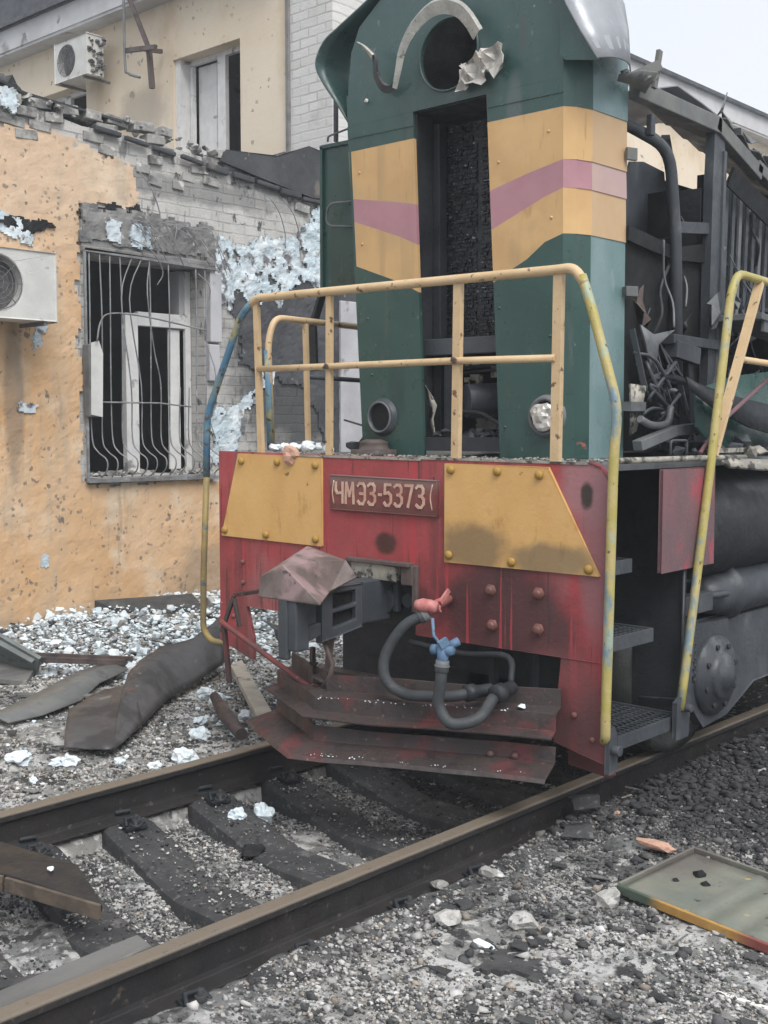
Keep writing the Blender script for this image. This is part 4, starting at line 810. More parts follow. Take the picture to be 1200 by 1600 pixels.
rowsL = [[1.47]*5, [2.49,2.45,2.41,2.37,2.315], [2.73,2.69,2.65,2.61,2.56], [2.85,2.83,2.81,2.79,2.765], [3.10]*5, [3.235]*5]
rowsR = [[1.47]*5, [2.325,2.375,2.42,2.49,2.52], [2.58,2.62,2.66,2.70,2.73], [2.77,2.795,2.82,2.84,2.86], [3.10]*5, [3.235]*5]
mi = [0,1,2,1,0]
mb = MB()
for e0, e1, T in ((el, il, rowsL), (ir, er, rowsR)):
    xs, rows = jamb(e0, e1, T); k = face_strips(xs, rows, lambda u, v: (u, HY, v), mi); mb.add(k.v, k.f); mb.mi[-len(k.mi):] = k.mi
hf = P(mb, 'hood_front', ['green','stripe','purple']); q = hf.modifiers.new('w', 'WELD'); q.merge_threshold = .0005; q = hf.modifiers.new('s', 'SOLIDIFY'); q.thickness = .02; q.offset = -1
# upper front with the round hole
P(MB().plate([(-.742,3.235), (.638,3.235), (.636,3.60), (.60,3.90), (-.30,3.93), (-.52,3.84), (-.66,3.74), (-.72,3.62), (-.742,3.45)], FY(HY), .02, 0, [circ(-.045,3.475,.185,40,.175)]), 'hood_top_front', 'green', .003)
P(MB().tube([(-.045+.187*cos(a*pi/20), HY-.003, 3.475+.177*sin(a*pi/20)) for a in range(40)], .006, 8, closed=True), 'hole_rim', 'green')
# bevel and right side
mb = MB()
zs = [1.47, 2.52, 2.73, 2.86, 3.10, 3.42]
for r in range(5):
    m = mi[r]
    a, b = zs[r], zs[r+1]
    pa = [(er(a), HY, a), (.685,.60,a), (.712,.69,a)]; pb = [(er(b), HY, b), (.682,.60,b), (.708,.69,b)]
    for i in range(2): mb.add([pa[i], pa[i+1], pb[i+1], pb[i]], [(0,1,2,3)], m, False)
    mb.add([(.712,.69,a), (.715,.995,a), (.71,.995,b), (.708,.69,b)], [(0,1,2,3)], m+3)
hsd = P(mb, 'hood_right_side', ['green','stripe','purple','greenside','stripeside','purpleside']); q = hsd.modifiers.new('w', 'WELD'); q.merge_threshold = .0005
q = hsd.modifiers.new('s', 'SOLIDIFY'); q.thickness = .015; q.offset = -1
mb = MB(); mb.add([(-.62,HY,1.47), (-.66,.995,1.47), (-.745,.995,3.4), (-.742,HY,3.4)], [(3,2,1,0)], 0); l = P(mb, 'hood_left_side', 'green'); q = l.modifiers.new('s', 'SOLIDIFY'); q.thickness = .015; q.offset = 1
# left flared lobe and right grey flap of the roof
inn = [(-.40,.575,3.90), (-.55,.585,3.83), (-.66,.60,3.745), (-.72,.60,3.64), (-.742,.60,3.54), (-.744,.60,3.44), (-.744,.60,3.34), (-.743,.60,3.255), (-.742,.60,3.21)]
ou = [(-.42,.52,3.92), (-.62,.52,3.83), (-.80,.52,3.755), (-.915,.53,3.71), (-.985,.54,3.62), (-.945,.55,3.52), (-.87,.57,3.41), (-.80,.58,3.31), (-.745,.59,3.225)]
rows = []
for a, b in zip(smooth_path(inn, 4), smooth_path(ou, 4)):
    a, b = V(a), V(b); r = []
    for k in range(11):
        t = k/10; p = a.lerp(b, t); p.y += .16*sin(pi*t)**1.0*min(1, (b-a).length/.2); r.append(p)
    rows.append(r)
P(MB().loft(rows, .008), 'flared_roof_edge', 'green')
fr1 = [(.60,.49,3.80), (.635,.49,3.66), (.69,.49,3.53), (.77,.49,3.40), (.862,.49,3.262)]
bk1 = [(.60,.98,3.85), (.73,.97,3.75), (.84,.96,3.62), (.885,.955,3.50), (.90,.95,3.335)]
bk1 = [(.60,.90,3.86), (.69,.90,3.74), (.745,.90,3.62), (.77,.90,3.50), (.785,.90,3.30)]
rows = []
for a, b in zip(fr1, bk1):
    a, b = V(a), V(b); r = []
    for k in range(6):
        t = k/5; p = a.lerp(b, t); p += V((.05*sin(pi*t), 0, .015*sin(pi*t))); p.z += .010*noise.noise(V((t*4, a.z*7, 0))); r.append(p)
    rows.append(r)
P(MB().loft(rows, -.006), 'peeled_roof_flap', 'wing')
P(MB().plate([(.628,3.70), (.66,3.55), (.76,3.40), (.850,3.262), (.66,3.30), (.632,3.33)], FY(.53), .01), 'wing_bracket', 'green')
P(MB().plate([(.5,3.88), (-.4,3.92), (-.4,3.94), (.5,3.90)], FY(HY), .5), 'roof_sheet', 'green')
mb = MB()
for i in range(9): mb.rock((.80+random.uniform(-.02,.05), .78+i*.03, 3.27+random.uniform(-.015,.02)), random.uniform(.012,.035), 0, 60+i)
mb.bar((.78,.92,3.28), (.86,1.04,3.35), .02, .05).bar((.78,.98,3.24), (.85,1.03,3.30), .03,.03).bar((.84,1.02,3.24), (.85,1.05,3.42), .02, .03).loft([[(.78,.8,3.27),(.86,.85,3.285),(.88,.98,3.30)],[(.77,.8,3.24),(.80,.88,3.235),(.80,1.0,3.22)]], .006)
P(mb, 'torn_roof_lip', 'frame')
# peeled trim, foil
def ribbon3(pts, w, depth, t=.002):
    pts = smooth_path(pts, 8); rows = []
    for i, p in enumerate(pts):
        tt = (pts[min(i+1, len(pts)-1)]-pts[max(i-1, 0)]).normalized(); nn_ = tt.cross(V((0,1,0))).normalized(); k = w(i/(len(pts)-1))
        k *= 1+.10*noise.noise(V((i*.9, 1, 1))); rows.append([p-nn_*k/2+V((0,depth*.6,0)), p+nn_*k*.32+V((0,-depth,0)), p+nn_*k/2+V((0,-depth*.2,0))])
    return MB().loft(rows, t, smooth=False)
P(ribbon3([(-.335,.47,3.345), (-.305,.46,3.42), (-.265,.45,3.52), (-.20,.45,3.605), (-.10,.45,3.665), (-.01,.45,3.675), (.08,.46,3.645), (.15,.46,3.58), (.20,.47,3.50)], lambda t: .018+.055*min(1, t*1.8), .012), 'peeled_trim_ring', 'trim')
P(ribbon3([(-.55,.45,3.60), (-.50,.45,3.565), (-.465,.46,3.515), (-.475,.48,3.45), (-.45,.50,3.385), (-.405,.51,3.365), (-.36,.50,3.385), (-.325,.47,3.43)], lambda t: .008+.040*sin(pi*min(1, t*1.0)), .010), 'curled_trim_end', 'soot')
P(ribbon3([(-.565,.44,3.615), (-.515,.44,3.578), (-.468,.45,3.525)], lambda t: .006+.024*t, .012), 'trim_tip', 'trim')
def crumpled_sheet(c, w, h, amp, seed, n=9, mb=None):
    mb = mb or MB(); q = random.Random(seed); rows = []
    for j in range(n):
        r = []
        for i in range(n):
            u, v = i/(n-1)-.5, j/(n-1)-.5; k = .75+.35*noise.noise(V((u*3+seed, v*3, 0)))
            if i in (0, n-1) or j in (0, n-1): k *= q.uniform(.75, 1.05)
            r.append((c[0]+u*w*k+q.uniform(-1,1)*w*.02, c[1]-amp*(abs(noise.noise(V((u*3+seed, v*3, 2))))*2.8+q.uniform(0,.28)), c[2]+v*h*k+q.uniform(-1,1)*h*.02))
        rows.append(r)
    return mb.loft(rows, .003, smooth=False)
def crumple(c, rx, ry, rz, seed, sub=3, amp=.5):
    bm = bmesh.new(); bmesh.ops.create_icosphere(bm, subdivisions=sub, radius=1); mb = MB(); vs = []
    for v in bm.verts:
        p = v.co; cell = noise.voronoi(p*1.7+V((seed, seed, 0)))[0]; d = 1-amp*.6*(cell[1]-cell[0])+.5*noise.noise(p*1.1+V((seed,1,1)))
        vs.append((c[0]+p.x*rx*d, c[1]+p.y*ry*d, c[2]+p.z*rz*d))
    mb.add(vs, [[v.index for v in f.verts] for f in bm.faces]); bm.free(); return mb
mb = crumpled_sheet((.15,.535,3.345), .22, .19, .045, 3, 5); crumpled_sheet((.27,.535,3.375), .20, .20, .04, 8, 5, mb); crumpled_sheet((.075,.53,3.325), .10, .17, .03, 12, 4, mb)
P(mb, 'crumpled_foil_lining', 'foil')
P(MB().rock((-.60,HY-.01,3.345), .014, 0, 2), 'paint_chip', 'foil')
# doorway
P(MB().plate([(-.34,1.50), (.34,1.50), (.34,1.565), (-.34,1.565)], FY(.56), .06).bar((-.265,.74,3.2), (-.245,.74,1.56), .05, .06).box(-.31,-.272,.571,.70,1.56,3.228).box(-.34,.26,.572,.97,3.232,3.25), 'door_frame', 'char', .004)
mb = MB(); mb.box(-.26,.32,.80,.82,2.06,3.2); q = random.Random(9)
for cx, cw in ((-.15,.20), (.09,.22), (.25,.09)):
    z = 2.07
    while z < 3.18:
        h = q.uniform(.012,.026); nn = max(2, int(cw/.032)); x0 = cx-cw/2; ws = [q.uniform(.6,1.4) for _ in range(nn)]; tot = sum(ws)
        for w in ws:
            w = w/tot*cw; d = q.uniform(.004,.018)*(0 if q.random() < .10 else 1); e = .0018
            if d: mb.hexa([(x0+e,.80,z+e), (x0+w-e,.80,z+e), (x0+w-e,.80-d,z+e+.001), (x0+e,.80-d*q.uniform(.6,1),z+e), (x0+e,.80,z+h-e), (x0+w-e,.80,z+h-e), (x0+w-e,.80-d*q.uniform(.5,1),z+h-e), (x0+e,.80-d*.8,z+h-e)])
            x0 += w
        z += h
P(mb, 'charred_door_leaf', 'coal')
split(MB().box(-.60,.66,1.55,1.58,1.49,2.86).box(-.68,.66,.98,1.0,2.05,3.22, 0).box(-.32,-.28,.6,1.5,1.5,3.2).box(.34,.36,.6,1.5,1.5,3.2).box(-.6,.6,.98,1.0,3.25,3.9), 'inner_bulkhead', 'black', lo, 0)
P(MB().bar((-.31,.66,2.035), (.34,.66,2.035), .05, .085), 'door_sill', 'soot', .004)
P(MB().cyl((-.06,.72,1.755), (.22,1.15,1.775), .088, 28), 'exhaust_drum', 'soot', .004)
split(MB().tube(smooth_path([(-.06,.68,1.70), (.08,.66,1.69), (.18,.64,1.655), (.32,.62,1.60)], 5), .012, 8).bar((-.13,.67,1.98), (-.13,.67,1.60), .045, .03).tube([(-.2,.80,1.93), (.25,.80,1.95)], .008, 6).tube([(-.2,.80,1.90), (.25,.80,1.925)], .008, 6).tube([(.17,.70,2.0), (.185,.70,1.83)], .010, 6), 'burnt_pipe', 'char', lo, 0)
mb = MB()
for i in range(70): mb.rock((random.uniform(-.24,.30), random.uniform(.64,.9), 1.565+random.uniform(0,.05)*random.random()), random.uniform(.012,.04), 0, 90+i)
P(mb, 'scorched_debris', 'soot')
mb = MB().loft([[(-.235,.60,1.84), (-.20,.61,1.78)], [(-.225,.62,1.74), (-.155,.60,1.73)], [(-.22,.62,1.64), (-.18,.60,1.66)], [(-.20,.62,1.57), (-.165,.6,1.58)]], .004)
for a, b, c, d in ((-.16,-.08,1.78,1.90), (.0,.08,1.60,1.66), (-.02,.06,1.88,1.97), (.12,.16,1.86,1.98), (-.22,-.17,1.93,1.97), (-.15,-.10,1.95,1.98), (-.2,-.15,1.86,1.885), (-.17,-.12,1.83,1.87), (-.12,-.06,1.68,1.76), (-.08,0,1.60,1.67), (-.05,.03,1.94,1.98), (-.12,-.08,1.59,1.7)):
    mb.box(a, b, .88, .89, c, d)
P(mb, 'torn_pale_lining', 'dull')
mb = MB(); mb.bar((-.735,HY-.002,3.17), (-.28,HY-.002,3.165), .005, .004).bar((.20,HY-.002,3.17), (.636,HY-.002,3.165), .005, .004)
split(mb, 'weld_seam', 'green', lo)
for x, z in ((-.66,2.98), (-.64,2.60), (-.60,2.20), (-.57,1.9), (.27,2.9), (.28,2.2), (.32,1.62), (.58,2.05), (.58,2.6), (.56,3.0)): P(MB().lathe((x,HY,z), (0,-1,0), [(0,.008),(.004,.007),(.006,0)], 8), 'rivet', 'green' if z < 2.3 else 'stripe')
# lamp sockets
def socket(x, z, lined):
    s_ = P(MB().lathe((x, HY, z), (0,-1,0), [(-.01,.104),(.004,.102),(.006,.096),(.024,.093),(.030,.086),(.028,.076),(.012,.072),(-.08,.070)], 32), 'lamp_socket', 'soot' if not lined else 'sootl', label='empty left lamp socket' if not lined else 'right lamp socket stuffed with crumpled foil')
    MB().cyl((x,HY-.012,z), (x,HY-.006,z), .0735, 24).build('socket_opening', 'black', s_)
    if lined: crumple((x,HY-.025,z), .066, .04, .066, 5.5, 3, .6).build('foil_lining', 'foil', s_)
    else: MB().tube([(x+.079*cos(a*pi/14), HY-.031, z+.079*sin(a*pi/14)) for a in range(28)], .006, 6, closed=True).build('socket_ring', 'sootl', s_)
socket(-.49, 1.672, False); socket(.565, 1.672, True)
P(MB().lathe((-.50,.49,1.47), (0,0,1), [(0,.125),(.03,.125),(.032,.08),(.06,.075),(.07,.078),(.085,.04)], 28), 'lamp_base', 'burnt')
# open side door left of the hood
dr = P(MB().box(-1.15,-.80,.75,.77,2.385,3.23), 'open_hood_door', 'green', .003)
MB().bar((-1.14,.742,3.22), (-1.14,.742,2.39), .02, .02).bar((-1.15,.742,2.395), (-.8,.742,2.395), .02, .02).bar((-1.15,.742,3.22), (-.8,.742,3.215), .02, .02).build('door_frame', 'green', dr)
split(MB().tube(round_corner([(-.84,.74,2.88), (-1.04,.69,2.885), (-1.06,.69,2.76), (-.84,.74,2.74)], .05), .007, 8).tube(round_corner([(-.84,.74,3.30), (-1.05,.70,3.26), (-1.07,.72,3.24)], .05), .006, 8), 'door_handle', 'sootl', dr)
MB().bar((-1.045,.76,3.24), (-1.045,.76,3.52), .02, .02).build('door_stay', 'soot', dr)
P(MB().bar((-1.13,.8,2.55), (-1.28,.8,2.22), .05, .02).bar((-1.28,.8,2.22), (-1.27,.8,1.95), .05, .02), 'torn_sealing_strip', 'char')
P(MB().loft([[(-.70,.8,1.75), (-.80,.8,1.66)], [(-.72,.8,1.60), (-.90,.82,1.56)], [(-.70,.8,1.49), (-1.0,.85,1.49)]], .01).tube([(-1.12,.9,1.66), (-.75,.8,1.60)], .006, 6).rock((-.86,.7,1.51), .07, 0, 4), 'burnt_scrap_on_deck', 'soot')
# ---- open frame behind the hood
P(MB().bar((.75,.99,3.245), (.75,1.85,3.225), .06, .085).bar((.75,1.80,3.235), (.75,2.35,3.05), .06, .08).bar((.75,2.30,3.09), (.75,4.6,2.45), .06, .07), 'roof_rail', 'frame', .005)
P(MB().plate([(1.76,1.49), (1.89,1.49), (1.92,2.95), (1.905,3.22), (1.79,3.22), (1.775,2.9)], FX(.72), .045).bar((.765,1.90,3.1), (.765,1.86,1.49), .03, .03), 'frame_post', 'soot', .004)
P(MB().bar((.77,1.895,2.95), (.77,1.85,1.50), .012, .02), 'post_edge', 'sootl')
P(MB().tube(round_corner([(.50,.95,3.20), (.66,1.04,3.115), (.74,1.36,3.03), (.75,1.42,2.60), (.75,1.47,1.75)], .12), .030, 14), 'bent_cooling_pipe', 'soot')
split(MB().bar((.74,1.17,3.16), (.74,1.17,3.06), .03, .04).bar((.74,1.40,2.64), (.74,1.80,2.68), .03, .06).bar((.72,1.42,2.90), (.3,2.1,3.28), .05, .04).bar((.74,1.35,2.07), (.74,1.85,2.06), .10, .05).bar((.76,1.37,2.02), (.76,1.62,1.99), .08, .09), 'frame_brace', 'soot', lo, .004)
split(MB().bar((.74,1.55,2.05), (.74,1.60,1.60), .07, .05).box(.50,.70,1.78,1.80,1.49,2.9).box(.30,.71,1.45,1.48,1.49,2.6), 'burnt_duct', 'char', lo, .004)
split(MB().bar((.45,1.0,2.86), (.45,1.35,3.0), .03, .10).bar((.5,1.02,2.80), (.5,1.2,2.86), .05, .05).loft([[(.55,1.28,2.98), (.5,1.5,3.02), (.5,1.72,3.0)], [(.55,1.20,2.80), (.5,1.5,2.82), (.5,1.75,2.85)], [(.55,1.16,2.58), (.5,1.45,2.56), (.5,1.75,2.6)]], .01), 'torn_roof_plate', 'soot', lo, 0)
P(MB().loft([[(.72,.99,2.60), (.72,1.15,2.585), (.72,1.45,2.545), (.72,1.78,2.60)], [(.72,.99,2.53), (.72,1.15,2.51), (.72,1.45,2.48), (.72,1.78,2.5)]], .012, smooth=False).box(.40,.70,1.0,1.78,1.5,2.56).box(.1,.40,1.6,3.2,1.5,3.0), 'engine_block', 'black')
P(MB().loft([[(.55,1.45,3.37), (.2,1.5,3.42), (-.5,1.5,3.42)], [(.62,1.65,3.42), (.2,1.7,3.5), (-.5,1.7,3.5)], [(.66,1.85,3.36), (.2,1.9,3.45), (-.5,1.9,3.45)], [(.70,2.10,3.28), (.2,2.2,3.4), (-.5,2.2,3.4)]], .006), 'lifted_roof_sheet', 'wing')
mb = MB()
for i in range(14):
    y = 1.9+i*.2; mb.loft([[(.78,y,3.25-.26*(y-1.9)*1.0+random.uniform(-.01,.03)), (.74,y+.21,3.25-.26*(y-1.7)+random.uniform(-.01,.03))], [(.3,y,3.42-.2*(y-1.9)), (.3,y+.21,3.40-.2*(y-1.7))]], .006, smooth=False)
mb.loft([[(.76,1.88,3.33),(.76,1.93,3.42)],[(.72,1.90,3.30),(.72,1.96,3.33)]], .006)
P(mb, 'tattered_roof_skin', 'sootl')
# radiator grille side (burnt, right edge of the picture)
gr_ = P(MB().box(.60,.64,1.92,5.0,2.15,3.0).loft([[(.80,1.93,3.02), (.80,2.5,2.86), (.80,4.6,2.3)], [(.76,1.93,2.93), (.76,2.5,2.76), (.76,4.6,2.2)]], .02, smooth=False), 'radiator_side', 'char')
for i in range(12):
    y = 1.95+i*.085; MB().bar((.72,y,2.95-.2*(i*.085)), (.70,y+.01,2.25), .012, .035).build('radiator_fin', 'soot' if i % 3 else 'sootl', gr_)
for z in (2.35, 2.52): MB().bar((.70,1.95,z+.02), (.70,3.0,z-.08), .01, .02).build('fin_tie', 'char', gr_)
P(MB().bar((.90,1.80,2.20), (.90,4.5,1.95), .30, .035).bar((1.03,1.85,2.16), (1.03,3.5,2.03), .02, .08), 'sagging_side_shelf', 'sootl', .004)
P(MB().loft([[(1.05,.98,1.86), (1.08,1.15,1.80), (1.10,1.5,1.76), (1.12,1.9,1.72)], [(1.05,1.02,1.80), (1.10,1.2,1.70), (1.12,1.5,1.62), (1.14,1.9,1.56)]], .012).bar((1.0,.93,1.86), (1.06,1.24,1.79), .05, .02), 'hanging_sheet', 'char')
P(MB().loft([[(.98,1.2,1.80), (.98,1.6,1.88), (.98,2.4,1.95)], [(1.02,1.15,1.62), (1.02,1.6,1.62), (1.02,2.4,1.62)], [(1.05,1.3,1.50), (1.05,1.6,1.49), (1.05,2.4,1.49)]], .012), 'green_side_sheet', 'green')
P(MB().tube(smooth_path([(.85,.92,1.66), (.86,1.02,1.63), (.87,1.15,1.64), (.86,1.2,1.72)], 5), .018, 10).bar((.8,.88,1.72), (.8,1.02,1.72), .05, .045).rock((.9,1.15,1.80), .02, 0, 3), 'bent_pipe_stub', 'sootl')
P(MB().loft([[(.78,.93,1.83), (.80,1.05,1.82)], [(.79,.93,1.70), (.81,1.0,1.72)], [(.78,.94,1.58), (.80,.97,1.60)]], .01), 'pale_torn_plate', 'dull')
P(MB().bar((.85,.90,1.53), (.9,1.15,1.60), .06, .05).bar((.9,1.14,1.60), (.92,1.36,1.615), .06, .05), 'bent_channel', 'sootl', .004)
mb = MB()
for i in range(60): mb.rock((random.uniform(.74,1.15), random.uniform(1.0,3.0), 1.49+random.uniform(0,.06)), random.uniform(.02,.07), 0, 200+i)
for i in range(12): mb.tube(smooth_path([(.74+random.uniform(0,.1), 1.0+random.uniform(0,.4), 1.60+i*.035), (.82, 1.15+random.uniform(-.1,.1), 1.62+i*.03+random.uniform(-.05,.05)), (.76+random.uniform(0,.1), 1.3, 1.65+random.uniform(-.1,.3))], 3), .010, 6)
for i in range(8): mb.bar((.74, 1.02+.05*i, 2.02+random.uniform(-.1,.1)), (.80, 1.05+.06*i, 1.85+random.uniform(-.15,.1)), .03, .01)
P(mb, 'tangled_wreckage', 'soot')
wr = random.Random(5)
for i in range(34):
    y = wr.uniform(1.02, 2.6); z = wr.uniform(1.6, 2.9); x = wr.uniform(.60, .80); L = wr.uniform(.15, .6); rz = wr.uniform(-1, 1)
    P(MB().tube(smooth_path([(x, y, z), (x+wr.uniform(-.05,.08), y+L*.3*rz, z-L*.4), (x+wr.uniform(-.05,.08), y+L*.5*rz+wr.uniform(-.05,.05), z-L*.7), (x+wr.uniform(-.02,.06), y+L*.3*rz+wr.uniform(-.1,.1), max(1.5, z-L))], 4), wr.choice((.004,.006,.010)), 6), 'burnt_cable', wr.choice(('soot','char','sootl')))
for i in range(16):
    y = wr.uniform(1.05, 2.8); z = wr.uniform(1.55, 2.3); x = wr.uniform(.62, .85); a = wr.uniform(.05,.16)
    P(MB().loft([[(x+wr.uniform(-.04,.04), y+k*a*.5+wr.uniform(-.03,.03), z+j*a*.6+wr.uniform(-.04,.04)) for k in range(3)] for j in range(3)], .005, smooth=False), 'torn_panel_scrap', wr.choice(('soot','char','burnt','sootl')))
for i in range(7):
    y = 1.03+i*.048; P(MB().bar((.50,y,2.5-.02*i), (.50,y,1.62), .02, .014), 'radiator_tube', 'soot')
for i in range(16):
    y = 1.9+i*.13; zt = 3.26-.26*(y-1.9); a = wr.uniform(.03,.10)
    P(MB().loft([[(.80,y,zt+wr.uniform(-.02,.03)), (.79,y+a,zt+wr.uniform(-.02,.05))], [(.74,y+.02,zt+wr.uniform(.02,.07)), (.72,y+a*.9,zt+wr.uniform(.0,.03))]], .004, smooth=False), 'roof_tatter', wr.choice(('sootl','wing','frame')))
P(MB().loft([[(.78,1.02,2.12), (.78,1.15,2.08), (.8,1.33,2.11)], [(.78,1.08,2.02), (.78,1.13,1.98), (.8,1.18,2.03)], [(.78,1.12,1.90), (.78,1.13,1.88), (.8,1.15,1.90)]], .008), 'shredded_duct', 'sootl')
P(MB().loft([[(1.22,.98,1.47), (1.28,1.3,1.46), (1.30,1.9,1.44)], [(1.26,1.02,1.43), (1.31,1.3,1.41), (1.33,1.9,1.41)]], .012).rock((1.24,1.3,1.50), .05, 0, 6).rock((1.2,1.45,1.50), .06, 0, 9).bar((1.2,.98,1.51), (1.2,1.5,1.51), .03, .02), 'crushed_edge_strip', 'dull')
P(MB().tube(round_corner([(1.15,.68,1.48), (1.15,.68,1.56), (1.15,.83,1.56), (1.15,.83,1.48)], .02), .006, 8), 'small_grab_handle', 'soot')
# hinges on hood side
split(MB().bar((.73,.96,2.94), (.75,1.02,2.94), .02, .06).bar((.73,.96,2.28), (.76,1.02,2.28), .04, .05), 'hood_hinge', 'frame', lo, .003)
# ---- under the deck, right side
P(MB().plate([(.30,1.43), (.72,1.43), (.72,.40), (.30,.40)], FX(.74), .02).box(.3,.74,.30,.32,.3,1.43), 'step_well_wall', 'char')
P(MB().plate([(.47,1.435), (.945,1.435), (.95,.99), (.468,.985)], FX(1.215), .018), 'side_panel', 'pinkpanel', .003)
P(MB().plate([(.74,1.43), (1.21,1.43), (1.21,.99), (1.21,.34), (1.13,.30), (.74,.28)], FY(.72), .015), 'step_well_back', 'char', .003)
P(MB().tube(round_corner([(1.214,.705,.98), (1.214,.70,.44), (1.20,.70,.38), (1.0,.70,.36)], .05), .007, 6), 'plate_edge_rim', 'soot')
def step(z, y0, y1, x0, x1, nm_lab):
    st = P(MB().bar((x1,y0,z-.025), (x1,y1,z-.025), .012, .06).bar((x0,y0,z-.01), (x0,y1,z-.01), .012, .03).bar((x0,y0+.006,z-.01), (x1,y0+.006,z-.01), .012, .03).bar((x0,y1-.006,z-.01), (x1,y1-.006,z-.01), .012, .03), 'step', 'soot', .002, label=nm_lab)
    g = MB(); n = int((y1-y0)/.035)
    for i in range(1, n):
        y = y0+(y1-y0)*i/n; pts = []
        m_ = int((x1-x0)/.03)
        for k in range(m_+1): pts.append((x0+(x1-x0)*k/m_, y+(.009 if k % 2 else -.009), z-.004))
        g.tube(pts, .004, 5, cap=False)
    for i in range(1, 9): x = x0+(x1-x0)*i/9; g.bar((x,y0,z-.008), (x,y1,z-.008), .004, .012)
    g.build('tread_grating', 'soot', st)
step(.325, .05, .66, .82, 1.235, 'lowest step'); step(.745, .05, .42, .84, 1.22, 'middle step'); step(1.055, .05, .30, .9, 1.18, 'top step')
split(MB().plate([(-.01,.20), (.055,.21), (.055,.36), (.03,.395), (-.01,.39)], FX(1.255), .018).cyl((1.27,.02,.30), (1.31,.02,.30), .022, 12).plate([(.55,.235), (.66,.235), (.68,.40), (.64,.44), (.55,.40)], FX(1.255), .018).cyl((1.27,.62,.37), (1.31,.62,.37), .018, 12), 'pole_foot_bracket', 'soot', lo, .003)
P(MB().bar((1.17,.80,.36), (1.17,.86,.82), .03, .09).bar((1.17,.73,.80), (1.17,1.02,.80), .06, .09).cyl((1.17,1.0,.82), (1.13,1.3,.80), .018, 10), 'brake_hanger', 'soot', .004)
mb = MB()
for i in range(9): a = .42+i*.035; mb.tube([(1.10+.05*cos(k*pi/8), .93+.05*sin(k*pi/8), a+.004*k/2) for k in range(17)], .011, 6)
P(mb, 'coil_spring', 'char')
mb = MB(); mb.lathe((1.02,1.22,.78), (0,1,0), [(0,0),(0,.05),(.02,.08),(.10,.10),(.20,.11),(.22,.14),(.24,.145),(.26,.125),(.55,.12),(.75,.12),(.75,0)], 28); P(mb, 'brake_cylinder', 'soot')
P(MB().cyl((.92,.98,1.14), (.92,4.5,1.14), .28, 40).box(.8,1.0,.85,4,.86,.95), 'air_reservoir', 'char')
P(MB().plate([(1.10,.66), (1.35,.66), (3.2,.66), (3.2,.30), (1.75,.28), (1.45,.16), (1.20,.14), (1.02,.30), (1.02,.5)], FX(1.02), .05), 'bogie_frame', 'soot', .006)
ab = P(MB().lathe((1.07,1.29,.385), (1,0,0), [(0,.20),(.02,.20),(.025,.185),(.04,.18),(.045,.12),(.06,.115),(.075,.10),(.08,.065),(.095,.06),(.10,0)], 36), 'axle_box', 'soot')
for k in range(8): MB().cyl((1.11,1.29+.155*cos(k*pi/4+.3),.385+.155*sin(k*pi/4+.3)), (1.125,1.29+.155*cos(k*pi/4+.3),.385+.155*sin(k*pi/4+.3)), .014, 6).build('bolt', 'char', ab)
for yy in (1.15, 2.9):
    for xx, sg in ((.81, 1), (-.62, -1)):
        wh = P(MB().lathe((xx,yy,.465), (sg,0,0), [(-.03,.50),(.0,.49),(.005,.468),(.13,.460),(.135,.44),(.135,.38),(.10,.36),(.08,.2),(.12,.12),(.14,0)], 44), 'wheel', 'char')
        MB().lathe((xx,yy,.465), (sg,0,0), [(.002,.470),(.134,.464),(.1365,.42),(.1366,.36)], 44).build('tyre', 'tread', wh)
split(MB().cyl((-.6,1.15,.465), (.82,1.15,.465), .08, 16).box(-.75,.72,1.6,4.5,.25,.9).box(-.9,.9,.95,1.0,.45,1.43).box(-1.2,.7,1.0,4.5,.9,1.43), 'underframe_beam', 'black', lo, 0)
P(MB().tube([(.95,.75,1.0), (1.0,1.4,.98), (1.05,2.6,.95)], .02, 8).bar((.98,.76,.80), (1.0,1.0,.84), .03, .03).rock((1.02,1.25,.93), .05, 0, 3).bar((1.02,1.2,.93), (1.04,1.45,.96), .04, .04), 'brake_pipes', 'soot')
P(MB().box(-.75,.75,3.0,6.0,1.5,2.6).box(-1.1,1.1,5.5,5.6,.3,3.0), 'rear_hood', 'char')

# foam crumbs on the deck
fl = thing('foam_lump', (-.62,.05,1.48), 'ragged white and cream foam lumps heaped on the red front plate beside the cream rail', 'foam lump')
mb = MB()
for i in range(9): mb.rock((-.80+i*.045+random.uniform(-.02,.02), .06+random.uniform(-.03,.05), 1.505+random.uniform(0,.02)), random.uniform(.018,.038), 0, 700+i, 2)
mb.build('white_crumbs', 'foamg', fl)
crumple((-.615,-.01,1.475), .055, .035, .05, 2.2, 2).build('cream_shred', 'pinkshard', fl)

# ---------------------------------------------------------------- debris
kd = lambda o: kind(o, 'stuff')
mb = MB(); rr = random.Random(11); n = 0
while n < 5200:
    x = rr.uniform(-5.1, -2.3); y = rr.uniform(-.2, 3.6); t = sst(-2.3, -3.3, x)*sst(-.1, .7, y)
    if noise.noise(V((x*.9, y*.9, 3)))*.6+t*1.1 < rr.random()+.15: continue
    h = .15*sst(-2.7, -3.9, x)*sst(.3, 1.3, y)
    mb.rock((x, y, gz(x, y)+rr.uniform(0, h)+.01), .012*(rr.choice((2.2, 3.2)) if rr.random() < .10 else 1)*rr.uniform(.6, 2.1), rr.choice((0,0,0,1,1,2)), n, 1, rr.uniform(.35,.9)); n += 1
for i in range(2200):
    x = rr.uniform(-4, -.9); y = rr.uniform(-1.6, 3.2)
    if noise.noise(V((x*1.4, y*1.4, 8)))+sst(-1.0, .8, y)*.5 < rr.random()*.9-.1: continue
    mb.rock((x, y, gz(x, y)+.008), rr.uniform(.005,.024), rr.choice((0,0,1,2)), 5000+i, 1, .6)
